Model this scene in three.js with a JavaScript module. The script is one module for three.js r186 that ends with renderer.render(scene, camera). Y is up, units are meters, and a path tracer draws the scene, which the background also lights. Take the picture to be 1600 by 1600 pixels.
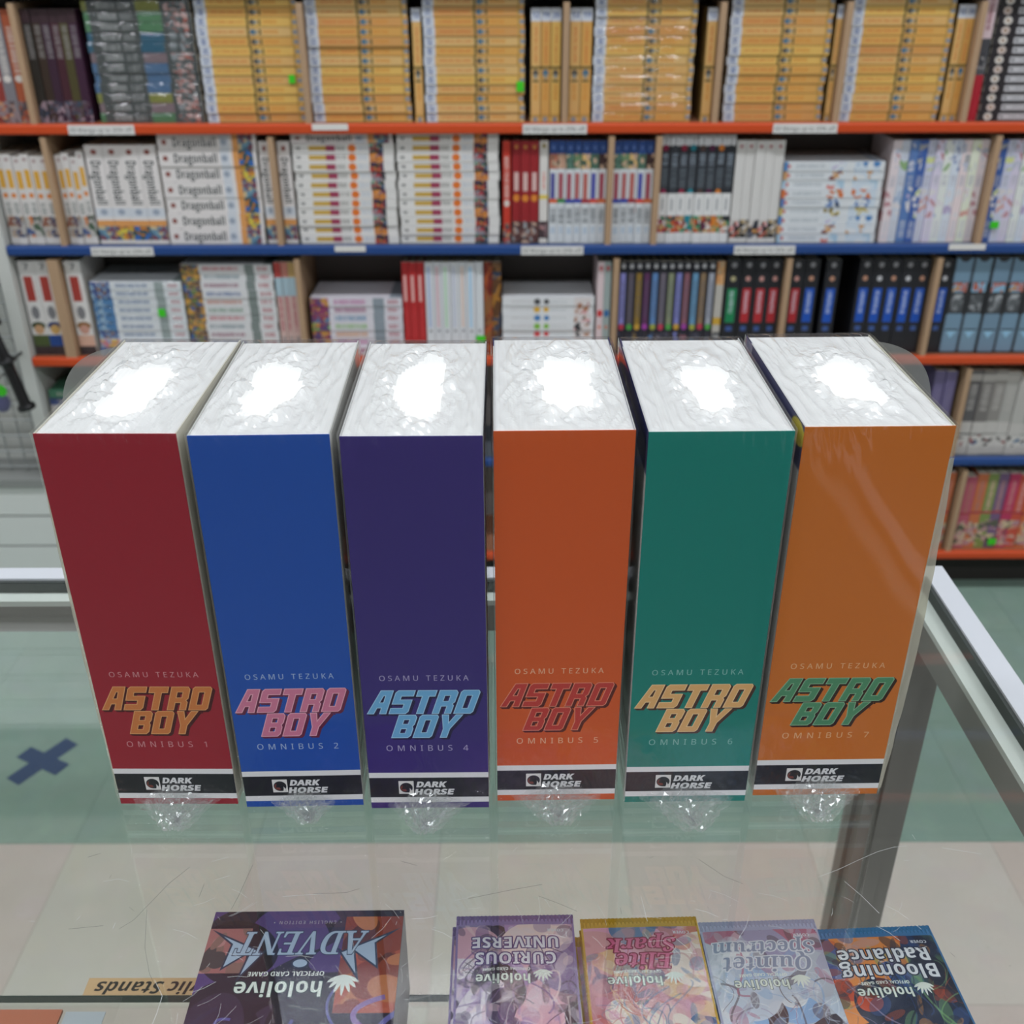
import * as THREE from 'three';
import { mergeGeometries } from 'three/addons/utils/BufferGeometryUtils.js';
import { RoundedBoxGeometry } from 'three/addons/geometries/RoundedBoxGeometry.js';
import { RectAreaLightUniformsLib } from 'three/addons/lights/RectAreaLightUniformsLib.js';

// ---------------------------------------------------------------- camera, light, exposure
RectAreaLightUniformsLib.init();
const scene = new THREE.Scene();
scene.background = new THREE.Color(0x000000);
const R = Math.PI / 180;
const TOP = 0.87;                                   // height of the glass counter top
const camera = new THREE.PerspectiveCamera(51.82, 1, 0.02, 40);
camera.position.set(0, TOP + 0.4298, 0);
camera.rotation.order = 'YXZ';
camera.rotation.set(-28.53 * R, 0, -0.124 * R);
camera.focus = 0.56;
camera.userData.fStop = 11;
const renderer = new THREE.WebGLRenderer({ antialias: true });
renderer.toneMapping = THREE.LinearToneMapping;
renderer.toneMappingExposure = 1.0;
renderer.shadowMap.enabled = true;
const LAMP_NITS = 27.5, LAMP_COLOR = 0xf6faff;
const LAMPS = [];
for (const x of [-3.2, -1.6, 0, 1.6, 3.2]) for (const d of [1.0, -0.95]) LAMPS.push([x, d]);

// ---------------------------------------------------------------- helpers
let seed = 20251;
const rnd = () => { seed = (seed + 0x6d2b79f5) | 0; let t = Math.imul(seed ^ (seed >>> 15), 1 | seed); t = (t + Math.imul(t ^ (t >>> 7), 61 | t)) ^ t; return ((t ^ (t >>> 14)) >>> 0) / 4294967296; };
const rr = (a, b) => a + (b - a) * rnd();
const pick = (a) => a[Math.floor(rnd() * a.length)];
const counts = {};
function numbered(n) { counts[n] = (counts[n] ?? -1) + 1; return counts[n] ? n + '_' + String(counts[n]).padStart(3, '0') : n; }
function tag(o, label, category, group, kind) {
  if (label) o.userData.label = label;
  if (category) o.userData.category = category;
  if (group) o.userData.group = group;
  if (kind) o.userData.kind = kind;
  return o;
}
function shade(o) { o.castShadow = true; o.receiveShadow = true; return o; }
function mesh(name, g, m, parent) {
  const o = shade(new THREE.Mesh(g, m));
  o.name = parent ? name : numbered(name);
  (parent || scene).add(o);
  return o;
}
function thing(name, label, category, [x, y, d] = [0, 0, 0], turn = 0, group) {
  const o = new THREE.Group(); o.name = numbered(name); scene.add(o);
  o.position.set(x, y, -d); o.rotation.y = turn;
  return tag(o, label, category, group);
}
// box between corner coordinates; d is the distance in front of the lens along the floor (z = -d)
function bx(x0, x1, y0, y1, d0, d1) {
  const g = new THREE.BoxGeometry(x1 - x0, y1 - y0, d1 - d0);
  g.translate((x0 + x1) / 2, (y0 + y1) / 2, -(d0 + d1) / 2);
  return g;
}
const merged = (l) => mergeGeometries(l.map((g) => (g.index ? g.toNonIndexed() : g)));
const std = (color, roughness = 0.5, extra = {}) => new THREE.MeshStandardMaterial({ color, roughness, ...extra });
const film = (roughness = 0.06, extra = {}) => new THREE.MeshPhysicalMaterial({ color: 0xffffff, transmission: 1, thickness: 0, ior: 1.5, roughness, side: THREE.DoubleSide, ...extra });
function canvas(w, h, draw) {
  const c = document.createElement('canvas'); c.width = w; c.height = h;
  const x = c.getContext('2d'); draw(x, w, h);
  return c;
}
function tex(c, repeat, srgb = true) {
  const t = new THREE.CanvasTexture(c);
  if (srgb) t.colorSpace = THREE.SRGBColorSpace;
  t.magFilter = THREE.LinearFilter;
  if (repeat) t.wrapS = t.wrapT = THREE.RepeatWrapping;
  return t;
}
const rgb = (a) => 'rgb(' + a.map((v) => Math.max(0, Math.min(255, Math.round(v)))).join(',') + ')';
const jit = (a, k) => { const j = rr(-k, k); return a.map((v) => v + j + rr(-k / 3, k / 3)); };
// abstract colour patches, the print of a cover where it is too small to read
function blobs(x, x0, y0, w, h, pal, n = 26, k = 1) {
  x.save(); x.beginPath(); x.rect(x0, y0, w, h); x.clip();
  x.fillStyle = pal[0]; x.fillRect(x0, y0, w, h);
  for (let i = 0; i < n; i++) {
    x.fillStyle = pick(pal); x.beginPath();
    x.ellipse(x0 + rr(0, w), y0 + rr(0, h), rr(0.08, 0.35) * w * k, rr(0.05, 0.22) * h * k, rr(0, 3), 0, 7); x.fill();
  }
  x.restore();
}

// ---------------------------------------------------------------- room
const wallMat = std(0x7c7a76, 0.8), paleWall = std(0xd2d0ca, 0.8), ceilMat = std(0xd8d8d4, 0.9);
function struct(name, g, m) { const o = shade(new THREE.Mesh(g, m)); o.name = name; scene.add(o); return tag(o, null, null, null, 'structure'); }
const floor = struct('floor', bx(-4.2, 4.2, -0.1, -0.003, -4.9, 2.5), std(0x6c746f, 0.6));
struct('ceiling', bx(-4.2, 4.2, 2.9, 3.0, -4.9, 2.5), ceilMat);
struct('wall_back', bx(-4.2, 4.2, 0, 2.9, 2.4, 2.5), wallMat);
struct('wall_front', bx(-4.2, 4.2, 0, 2.9, -4.9, -4.8), paleWall);
struct('wall_left', bx(-4.2, -4.1, 0, 2.9, -4.8, 2.4), paleWall);
struct('wall_right', bx(4.1, 4.2, 0, 2.9, -4.8, 2.4), paleWall);

// floor tiles, 0.3 m: beige behind the counter, green in the aisle
function tileTex(base, spots, blot) {
  return tex(canvas(256, 256, (x, w, h) => {
    x.fillStyle = rgb(base); x.fillRect(0, 0, w, h);
    for (let i = 0; i < 130; i++) { x.globalAlpha = rr(0.02, 0.07); x.fillStyle = rgb(jit(blot, 30)); x.beginPath(); x.ellipse(rr(0, w), rr(0, h), rr(6, 44), rr(5, 26), rr(0, 3), 0, 7); x.fill(); }
    for (let i = 0; i < 1400; i++) { x.globalAlpha = rr(0.05, 0.22); x.fillStyle = rgb(jit(spots, 24)); x.fillRect(rr(0, w), rr(0, h), rr(1, 4), rr(1, 3)); }
  }));
}
const GREEN = [0, 1, 2].map(() => std(0xffffff, 0.42, { map: tileTex(jit([130, 155, 143], 4), [114, 141, 129], [150, 169, 159]) }));
const SAND = [0, 1].map(() => std(0xffffff, 0.42, { map: tileTex(jit([190, 184, 175], 3), [172, 166, 157], [202, 197, 189]) }));
const ROSE = [0, 1].map(() => std(0xffffff, 0.42, { map: tileTex(jit([190, 177, 169], 3), [172, 158, 150], [202, 189, 184]) }));
{
  const g = new THREE.BoxGeometry(0.2995, 0.003, 0.2995);
  for (let i = -9; i <= 8; i++) for (let k = -4; k <= 3; k++) {
    const o = mesh('tile', g, pick(k >= 0 ? GREEN : (i + k) & 1 ? SAND : ROSE), floor);
    o.position.set(-0.118 + 0.3 * (i + 0.5), -0.0015, -(1.257 + 0.3 * (k + 0.5)));
  }
}
// ceiling lights
for (const [x, d] of LAMPS) {
  const t = thing('ceiling_light', 'slim white ceiling strip light in a metal tray overhead', 'light', [x, 2.9, d], 0, 'ceiling strip lights');
  mesh('tray', merged([bx(-0.64, 0.64, -0.012, 0, -0.13, 0.13), bx(-0.64, 0.64, -0.035, -0.012, -0.13, -0.12), bx(-0.64, 0.64, -0.035, -0.012, 0.12, 0.13), bx(-0.64, -0.63, -0.035, -0.012, -0.12, 0.12), bx(0.63, 0.64, -0.035, -0.012, -0.12, 0.12)]), std(0xe0e0e0, 0.5), t);
  mesh('diffuser', bx(-0.6, 0.6, -0.024, -0.012, -0.075, 0.075), new THREE.MeshStandardMaterial({ color: 0xf0f0f0, emissive: LAMP_COLOR, emissiveIntensity: 3 }), t);
  const l = new THREE.RectAreaLight(LAMP_COLOR, LAMP_NITS, 1.2, 0.15);
  l.name = 'strip_light'; l.position.set(x, 2.872, -d); l.lookAt(x, 0, -d); scene.add(l);
}

// ---------------------------------------------------------------- bookcase
const S = 2.0;                                      // distance of the shelf fronts
const ROW = [null, 1.009, 0.79, 0.567, 0.342, 0.113];
const PXM = [0, 867, 822, 779, 742, 706];
const XL = -0.957, XR = 1.5, CASE_H = 2.35;
const orange = std(0xc9481a, 0.42), blue = std(0x1d4484, 0.42), wood = std(0xa98a6a, 0.55), grey = std(0x7a7472, 0.6), dark = std(0x2a2523, 0.7), offwhite = std(0xc8cac6, 0.5);
const woodMap = tex(canvas(64, 512, (x, w, h) => {
  x.fillStyle = rgb([176, 146, 116]); x.fillRect(0, 0, w, h);
  for (let i = 0; i < 160; i++) { x.globalAlpha = rr(0.05, 0.25); x.fillStyle = rgb(jit([150, 118, 90], 22)); x.fillRect(rr(0, w), rr(-80, h), rr(0.6, 2.4), rr(60, 300)); }
}));
wood.map = woodMap; wood.color.set(0xffffff);
const bookcase = thing('bookcase', 'tall bookcase with orange and blue shelf edges full of manga', 'bookcase');
{
  mesh('back_panel', bx(XL, XR, 0, CASE_H, 2.17, 2.19), grey, bookcase);
  mesh('side_panel', bx(XL - 0.028, XL - 0.002, 0, CASE_H, 1.995, 2.19), offwhite, bookcase);
  mesh('side_panel', bx(XR, XR + 0.02, 0, CASE_H, 2.0, 2.19), offwhite, bookcase);
  mesh('kick_board', bx(XL, XR, 0, 0.094, 2.06, 2.08), dark, bookcase);
  const edgeShape = new THREE.Shape();
  edgeShape.moveTo(-0.004, -0.009); edgeShape.lineTo(0.003, -0.009); edgeShape.quadraticCurveTo(0.007, -0.009, 0.007, -0.004);
  edgeShape.lineTo(0.007, 0.004); edgeShape.quadraticCurveTo(0.007, 0.009, 0.003, 0.009); edgeShape.lineTo(-0.004, 0.009);
  [1.236, ...ROW.slice(1), 1.462, 1.69, 1.918, 2.146, CASE_H].forEach((y, j) => {
    const i = j < 6 ? j : j - 5;
    const b = mesh('shelf_board', bx(XL, XR, y - 0.018, y, S + 0.005, 2.17), i % 2 ? std(0x8a5a40, 0.6) : std(0x4a5058, 0.6), bookcase);
    const e = new THREE.ExtrudeGeometry(edgeShape, { depth: XR - XL, bevelEnabled: false, curveSegments: 4 });
    e.rotateY(Math.PI / 2); e.scale(1, 1, -1);
    // extrusion runs along x; profile's own x points to the lens
    const g = new THREE.BufferGeometry(); g.copy(e); e.dispose();
    g.translate(XL, y - 0.009, -S);
    const idx = g.clone(), p = idx.attributes.position;
    for (let k = 0; k < p.count; k += 3) for (const at of ['position', 'normal', 'uv']) {
      const a = idx.attributes[at], s = a.itemSize;
      for (let c = 0; c < s; c++) { const t = a.array[(k + 1) * s + c]; a.array[(k + 1) * s + c] = a.array[(k + 2) * s + c]; a.array[(k + 2) * s + c] = t; }
    }
    mesh('edge_strip', idx, i % 2 ? orange : blue, b);
  });
}
const toX = (row, px) => (px - 800) / PXM[row];
function divider(row, px, w = 0.0105, y1 = 0.196) {
  const x = toX(row, px);
  mesh('divider', bx(x - w / 2, x + w / 2, ROW[row], ROW[row] + y1, S - 0.003, 2.17), wood, bookcase);
}
[[1, 57], [1, 485], [1, 883], [1, 1117], [1, 1305], [1, 1504], [2, 103], [2, 441], [2, 950], [2, 1021], [2, 1527], [3, 480], [3, 957], [3, 1215], [3, 1439], [4, 1484], [5, 1478]].forEach(([r, p]) => divider(r, p));
divider(3, 116, 0.021);

// small print on the shelf-edge signs
const signMap = tex(canvas(512, 72, (x, w, h) => { x.fillStyle = '#d9d8d6'; x.fillRect(0, 0, w, h); x.fillStyle = '#55565a'; x.font = '46px sans-serif'; x.textBaseline = 'middle'; x.fillText('All Manga up to 20% off', 12, h / 2 + 2, w - 30); }));
const signMat = std(0xffffff, 0.5, { map: signMap }), plainSign = std(0xdcdad6, 0.5);
const faceBox = (w, h, t) => { const g = new THREE.BoxGeometry(w, h, t); return g; };
function sign(row, a, b, under, printed = true, dy = 0) {
  const w = (b - a) / PXM[row], o = mesh('shelf_sign', faceBox(w, printed ? 0.0165 : 0.011, 0.001), printed ? [plainSign, plainSign, plainSign, plainSign, signMat, plainSign] : plainSign);
  o.position.set(toX(row, (a + b) / 2), ROW[row] - 0.009 + dy, -S + 0.0078);
  tag(o, `${printed ? 'white printed sale strip' : 'small blank white tag'} on the ${row === 1 ? 'orange' : 'blue'} shelf edge under ${under}`, 'sign', printed ? 'printed sale strips' : 'blank shelf tags');
}
sign(1, 110, 213, 'the dark wrapped stack'); sign(1, 818, 918, 'upright yellow books'); sign(1, 1208, 1308, 'a yellow stack'); sign(1, 490, 546, 'a yellow stack', false, 0.004);
sign(2, 145, 242, 'upright black-titled books'); sign(2, 815, 912, 'blue-headed books'); sign(2, 1147, 1242, 'plain grey books'); sign(2, 525, 573, 'the maroon-titled stack', false, 0.004); sign(2, 1481, 1538, 'pastel books', false, 0.005);

// ---------------------------------------------------------------- small books
// a spine is painted from its head (0) to its foot (1)
const atlases = [];
let slot = 0;
function inAtlas(c) { // all spines share a few large images, one slot each
  const n = Math.floor(slot / 63), k = slot % 63, ax = (k % 21) * 97, ay = Math.floor(k / 21) * 580; slot++;
  if (!atlases[n]) { const a = canvas(2048, 1740, () => {}); atlases[n] = { c: a, t: tex(a) }; }
  const A = atlases[n]; A.c.getContext('2d').drawImage(c, ax, ay, 96, 576);
  const t = A.t.clone(); t.repeat.set(92 / 2048, 572 / 1740); t.offset.set((ax + 2) / 2048, 1 - (ay + 574) / 1740);
  return t;
}
function spine(ops, bg, W = 56, H = 560) {
  return inAtlas(canvas(W, H, (x) => {
    x.fillStyle = bg; x.fillRect(0, 0, W, H);
    for (const o of ops) {
      if (o[0] === 'r') { x.fillStyle = o[3]; x.fillRect(0, o[1] * H, W, (o[2] - o[1]) * H); }
      else if (o[0] === 'b') { x.fillStyle = o[3]; x.fillRect(W * o[4], o[1] * H, W * (o[5] - o[4]), (o[2] - o[1]) * H); }
      else if (o[0] === 'o') { x.fillStyle = o[2]; x.beginPath(); x.ellipse(W / 2, o[1] * H, W * (o[3] || 0.26), W * (o[4] || o[3] || 0.26), 0, 0, 7); x.fill(); }
      else if (o[0] === 'a') blobs(x, 0, o[1] * H, W, (o[2] - o[1]) * H, o[3], o[4] || 22);
      else if (o[0] === 'n') { x.fillStyle = o[3]; x.font = 'bold ' + Math.round(W * 0.62) + 'px sans-serif'; x.textAlign = 'center'; x.textBaseline = 'middle'; x.fillText(o[2], W / 2, o[1] * H); }
      else if (o[0] === 't') { x.save(); x.translate(W / 2, o[1] * H); x.rotate(Math.PI / 2); x.fillStyle = o[3]; x.font = (o[6] || 'bold ') + Math.round(W * (o[5] || 0.7)) + 'px ' + (o[7] || 'sans-serif'); x.textBaseline = 'middle'; x.fillText(o[4], 0, 0, (o[2] - o[1]) * H); x.restore(); }
      else if (o[0] === 'T') { x.save(); x.translate(W / 2, o[1] * H); x.rotate(Math.PI / 2); x.font = 'bold 100px sans-serif'; x.textBaseline = 'middle'; const m = x.measureText(o[4]).width; x.scale((o[2] - o[1]) * H / m, W * 0.0078); x.fillStyle = o[3]; x.fillText(o[4], 0, 0); x.restore(); }
      else if (o[0] === 'l') { // a line of lettering too small to read
        x.fillStyle = o[3]; const a = o[4] ?? 0.3, b = o[5] ?? 0.7; let y = o[1] * H;
        while (y < o[2] * H) { const s = rr(3, 8); x.fillRect(W * (a + rr(0, 0.06)), y, W * (b - a), s * 0.62); y += s + (rnd() < 0.12 ? 6 : 1); }
      }
    }
  }));
}
const pagesMat = std(0xd8d2c2, 0.8);
const geoCache = new Map();
function bookGeo(h, t, dp) {
  const key = [h, t, dp].map((v) => v.toFixed(4)).join();
  if (!geoCache.has(key)) {
    const c = 0.0007;
    const sp = new THREE.BoxGeometry(t, h, c); sp.translate(0, h / 2, -c / 2);
    const s1 = new THREE.BoxGeometry(c, h, dp - c); s1.translate(-t / 2 + c / 2, h / 2, -(dp + c) / 2);
    const s2 = s1.clone(); s2.translate(t - c, 0, 0);
    for (const s of [s1, s2]) { const u = s.attributes.uv; for (let i = 0; i < u.count; i++) u.setXY(i, 0.04, 0.25 + 0.5 * u.getY(i)); }
    const pg = new THREE.BoxGeometry(t - 2 * c, h - 0.002, dp - 0.002 - c); pg.translate(0, h / 2, -(dp - 0.002 + c) / 2);
    geoCache.set(key, { cover: merged([sp, s1, s2]), pages: pg });
  }
  return geoCache.get(key);
}
const wrapFilm = film(0.07);
// film over the spine of a shrink-wrapped book: bulges away from it and ripples along it
const wrapCache = new Map();
function wrapGeo(h, t, v) {
  const key = h.toFixed(3) + t.toFixed(4) + v;
  if (!wrapCache.has(key)) {
    const g = new THREE.PlaneGeometry(t * 0.98, h * 0.99, 8, 40), p = g.attributes.position, f = rr(0, 9), k = rr(0.0012, 0.003);
    for (let i = 0; i < p.count; i++) {
      const u = p.getX(i) / (t / 2), y = p.getY(i);
      p.setZ(i, 0.0004 + (1 - u * u) * (k + 0.0009 * Math.sin(y * 90 + f) + 0.0006 * Math.sin(y * 210 + 2 * f + 3 * u)));
    }
    g.computeVertexNormals(); g.translate(0, h / 2, 0);
    wrapCache.set(key, g);
  }
  return wrapCache.get(key);
}
function book(name, label, group, h, t, dp, mat, wrapped) {
  const g = bookGeo(h, t, dp), o = thing(name, label, 'book', [0, 0, 0], 0, group);
  mesh('cover', g.cover, mat, o); mesh('page_block', g.pages, pagesMat, o);
  if (wrapped) mesh('shrink_wrap', wrapGeo(h, t, Math.floor(rnd() * 4)), wrapFilm, o);
  return o;
}
const glossy = (t) => std(0xffffff, 0.38, { map: t });
const SER = {};
function series(key, name, label, group, mats, h = 0.186, dp = 0.125) { SER[key] = { name, label, group, mats, h, dp }; }
const ORD = ['first', 'second', 'third', 'fourth', 'fifth', 'sixth', 'seventh', 'eighth', 'ninth', 'tenth', 'eleventh', 'twelfth', 'thirteenth'];
function stand(key, row, a, b, n, by, o = {}) { // upright, counted from the thing named by "by"
  const s = SER[key], w = (toX(row, b) - toX(row, a)) / n, h = o.h || s.h;
  for (let i = 0; i < n; i++) {
    const label = n === 1 ? `${s.label} beside ${by}` : `${s.label}, ${ORD[i]} from ${by}`;
    const q = book(s.name, label, s.group, h * (o.vary ? 1 - Math.round(rnd() * 3) * 0.02 : 1), w - 0.0006, s.dp, s.mats[((o.from || 0) + i) % s.mats.length], o.wrap);
    q.position.set(toX(row, a) + w * (i + 0.5), ROW[row], -(S + 0.012 + rr(0, 0.004)));
  }
}
function pile(key, row, a, n, t, by, o = {}) { // lying flat, counted from the shelf up
  const s = SER[key], h = o.h || s.h;
  for (let i = 0; i < n; i++) {
    const label = n === 1 ? `${s.label} lying ${by}` : `${s.label}, ${i === n - 1 ? 'topmost' : ORD[i] + ' up'} in stack ${by}`;
    const q = book(s.name, label, s.group, h, t - 0.0004, s.dp, s.mats[((o.from || 0) + (o.mix ? Math.floor(rnd() * s.mats.length) : i)) % s.mats.length], o.wrap);
    q.rotation.z = Math.PI / 2;
    q.position.set(toX(row, a) + h + rr(-0.0015, 0.0015), (o.y0 || ROW[row]) + t * (i + 0.5), -(S + 0.011 + rr(0, 0.004)));
  }
  return (o.y0 || ROW[row]) + t * n;
}
// row 1: one long yellow series, and a few dark and red volumes
series('yellow', 'yellow_paperback', 'yellow paperback with white head', 'yellow paperbacks', [0, 1, 2, 3, 4, 5].map((i) => glossy(spine([
  ['r', 0, 0.115, '#c9cdd6'], ['n', 0.06, String(12 + i * 7), '#4a5f96'], ['l', 0.16, 0.3, '#c86c34', 0.38, 0.6], ['l', 0.32, 0.47, '#c86c34', 0.38, 0.6], ['b', 0.12, 0.93, '#8a6c38', 0, 0.07], ['r', 0.5, 0.525, '#7d6a3c'],
  ['o', 0.56, i % 2 ? '#4f6f86' : '#5a544c', 0.3], ['o', 0.59, '#8a8f8c', 0.2], ['b', 0.62, 0.64, '#6b5c3a', 0.2, 0.8], ['l', 0.66, 0.8, '#cf8a3c', 0.3, 0.7], ['r', 0.93, 0.955, '#b9924c'], ['o', 0.975, '#8c8f96', 0.25]],
rgb(jit([[214, 170, 106], [210, 162, 90], [218, 178, 98], [206, 154, 94], [214, 166, 92], [212, 174, 112]][i], 4))))));
series('red_mix', 'red_paperback', 'red or grey paperback with white lettering', 'red paperbacks on the orange shelf', ['#8c3a34', '#7d7a80', '#a9573a', '#c43a2c'].map((c, i) => glossy(spine([['l', 0.15, 0.55, '#d8d2cc', 0.2, 0.75], ['o', 0.6, '#d6d0ca', 0.34], ['a', 0.8, 1, [c, '#b98a6a', '#8a7c80', '#5a4c50']]], c))));
series('plum', 'plum_paperback', 'very dark plum paperback with grey lettering', 'dark plum paperbacks', ['#2e2a26', '#3a2c24', '#3a2334', '#44222c', '#4a4428', '#3c2036'].map((c) => glossy(spine([['r', 0, 0.12, '#3c2a30'], ['l', 0.14, 0.42, '#8d8a8a', 0.2, 0.8], ['a', 0.8, 1, [c, '#6a6470', '#54424c', '#94808a', '#3c4658']]], c))));
series('smoke', 'wrapped_dark_paperback', 'dark grey shrink-wrapped paperback', 'dark shrink-wrapped paperbacks', ['#4c6a8c', '#7a6a70', '#7c3a2c', '#7c8040', '#2f5c74', '#4f7a58'].map((c) => glossy(spine([['l', 0.14, 0.3, '#a2a4a4', 0.2, 0.8], ['l', 0.34, 0.44, '#8d9090', 0.2, 0.8], ['r', 0.5, 0.72, c], ['a', 0.76, 0.96, ['#4c5254', '#b79a96', '#868c90', '#a05a50', '#5d6668']], ['r', 0, 0.05, c]], '#4a4f50'))));
series('label', 'black_paperback', 'black paperback with white panel', 'black paperbacks with white panels', [0, 1].map((i) => glossy(spine([['o', 0.1, i ? '#cfc0ba' : '#d8d2cc', 0.4], ['o', 0.1, '#8c6a4c', 0.16], ['b', 0.2, 0.6, '#bdbcc0', 0.18, 0.82], ['b', 0.64, 0.98, '#b5b4b8', 0.18, 0.82], ['o', 0.23, '#3a3a40', 0.12], ['l', 0.3, 0.55, '#8a8a90', 0.38, 0.6]], '#2e2a2e'))));
stand('red_mix', 1, -2, 51, 3, 'the plum books', {}); stand('plum', 1, 63, 146, 6, 'the red ones');
pile('smoke', 1, 158, 12, 0.0166, 'by plum books', { wrap: true, mix: true });
for (const [a, by] of [[325, 'by dark wrapped books'], [491, 'above the blank tag'], [667, 'by five upright yellow ones'], [1131, 'above a sale strip'], [1313, 'near the tall red-footed book']]) pile('yellow', 1, a, 13, 0.0157, by, { mix: true, h: 0.176 });
series('yellow_wrapped', 'wrapped_yellow_paperback', 'yellow paperback in glossy shrink wrap', 'shrink-wrapped yellow paperbacks', SER.yellow.mats, 0.176);
pile('yellow_wrapped', 1, 927, 13, 0.0157, 'by upright yellow ones', { mix: true, wrap: true });
series('yellow_up', 'yellow_paperback', 'upright yellow paperback with white head', 'yellow paperbacks, standing', SER.yellow.mats, 0.186);
stand('yellow_up', 1, 650, 664, 1, 'the stack above the blank tag'); stand('yellow_up', 1, 830, 876, 3, 'the stack with a green sticker'); stand('yellow_up', 1, 889, 923, 2, 'the divider among yellow books');
stand('yellow_up', 1, 1096, 1111, 1, 'the wrapped yellow stack'); stand('yellow_up', 1, 1290, 1299, 1, 'the stack above a sale strip', { h: 0.19 }); stand('yellow_up', 1, 1472, 1498, 2, 'the last yellow stack', { h: 0.19 });
{
  series('tall_red', 'tall_book', 'tall book with pink head and red foot', undefined, [glossy(spine([['l', 0.02, 0.26, '#8a4a54', 0.3, 0.7], ['r', 0.33, 0.6, '#4a4a50'], ['a', 0.45, 0.62, ['#55565c', '#8c8a8c', '#3c3c42']], ['r', 0.62, 1, '#b02434']], '#d8c2c8'))], 0.203);
  stand('tall_red', 1, 1511, 1528, 1, 'black books with white panels');
}
pile('label', 1, 1531, 13, 0.0157, 'by the tall red-footed book');

// row 2
series('amber', 'white_paperback', 'white paperback with amber title', 'white paperbacks with amber titles', [['#4c74a0', '#8a5a4c', '#b9a28c'], ['#3f4a6a', '#9a8470', '#6a5660'], ['#7a4a44', '#d07a3c', '#4c5f8a'], ['#4a5f4c', '#8d8a84', '#30343c']].map((p) => glossy(spine([['o', 0.06, '#a58a8a', 0.2], ['b', 0.17, 0.37, '#d9a440', 0.2, 0.8], ['o', 0.45, '#d87f35', 0.28], ['l', 0.53, 0.66, '#7c8280', 0.2, 0.8], ['a', 0.68, 0.92, ['#b5b2ae', ...p]]], '#d8d4d2'))));
const dbTitle = (o) => [['o', 0.07, '#8a4a44', 0.16], ['T', 0.15, 0.6, '#3a4042', o], ['r', 0.63, 0.72, '#cdd2da'], ['o', 0.67, '#9aa4b4', 0.2], ['r', 0.755, 0.815, '#d99a5c']];
const dbPals = [['#6c94a8', '#4c6f8a', '#c9b48c', '#7a4c5c'], ['#44547c', '#c98a3c', '#8a5a4c', '#d0c04c'], ['#30505c', '#3a68ac', '#c47c34', '#47523c']];
series('dragon', 'thick_white_paperback', 'thick white paperback with big black title', 'thick white paperbacks with black titles', dbPals.map((p) => glossy(spine([...dbTitle('Dragonball'), ['a', 0.815, 0.96, p]], '#ded9d8', 88))));
series('maroon', 'white_paperback', 'white paperback with gold and maroon title', 'white paperbacks with gold and maroon titles', [['#3a2c4c', '#b0483c', '#c98a3c', '#2e3034'], ['#c07a3c', '#4c5a8c', '#6a3c54', '#d8904c'], ['#24282c', '#4f6080', '#86a890', '#a0524c'], ['#33363c', '#a84048', '#8c9098', '#2a2c30']].map((p) => glossy(spine([['n', 0.06, '4', '#4a4a4e'], ['b', 0.16, 0.36, '#c4a04c', 0.25, 0.75], ['b', 0.33, 0.42, '#9a3c58', 0.2, 0.8], ['l', 0.43, 0.52, '#8d8c88', 0.25, 0.75], ['o', 0.585, '#dc7430', 0.4], ['l', 0.64, 0.74, '#b9c0cc', 0.2, 0.8], ['a', 0.755, 0.89, p, 30]], '#dcdad8'))));
series('crimson', 'crimson_paperback', 'dark red paperback with pale title panel', 'dark red paperbacks', [0, 1].map(() => glossy(spine([['o', 0.06, '#c08040', 0.2], ['b', 0.3, 0.48, '#d4b4b0', 0.25, 0.75], ['o', 0.55, '#d88434', 0.36], ['a', 0.78, 1, ['#5a3c3c', '#b59a8a', '#7c5a54', '#9aa0a4', '#3a2c30']]], '#97262c'))));
series('lone_white', 'white_paperback', 'plain white paperback with thin red title', undefined, [glossy(spine([['o', 0.05, '#9a8a5a', 0.24], ['l', 0.3, 0.46, '#d86a5c', 0.35, 0.65], ['r', 0.52, 0.56, '#dcc258'], ['a', 0.78, 0.95, ['#4a3c40', '#c28c8c', '#8a7074']]], '#dad6d2'))]);
series('skyhead', 'white_paperback', 'white paperback with blue head', 'white paperbacks with blue heads', [['#4f4f92', '#d8643c', '#b0705c'], ['#a04c58', '#3f8a54', '#c29a84'], ['#a04858', '#3c4ca0', '#54786a'], ['#b06060', '#3f4fa8', '#6a8a64'], ['#b46058', '#a03440', '#d8b478'], ['#4c50a4', '#d8503c', '#4f7060'], ['#a04456', '#d06a3c', '#402c2c']].map((p) => glossy(spine([['r', 0, 0.125, '#2c4c8c'], ['o', 0.07, '#5a76b4', 0.22], ['a', 0.125, 0.27, [p[2], '#c2a48c', '#44584c', p[2]]], ['b', 0.31, 0.56, p[0], 0.16, 0.7], ['r', 0.56, 0.6, p[1]], ['l', 0.65, 0.8, '#50545a', 0.15, 0.85], ['l', 0.84, 0.9, '#9cb4cc', 0.2, 0.8]], '#d4d8dc'))));
series('inkwhite', 'black_and_white_paperback', 'black paperback with white head and foot', 'black and white paperbacks', ['#8c2048', '#3c4048', '#902440', '#208090', '#54403c', '#582044', '#d07a2c', '#2c2f36'].map((c) => glossy(spine([['r', 0, 0.1, '#d6d8dc'], ['n', 0.055, '3', '#8a8c90'], ['o', 0.12, c, 0.3], ['l', 0.17, 0.28, '#8c98a4', 0.2, 0.8], ['l', 0.3, 0.48, '#667078', 0.15, 0.85], ['o', 0.52, c, 0.3], ['r', 0.53, 1, '#dcdcdc'], ['b', 0.58, 0.69, '#9a9ca0', 0.4, 0.6], ['a', 0.74, 0.9, [c, '#c05a34', '#3c8c68', '#d0ccc8', '#b89a6a']]], '#2c2f36'))));
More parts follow.
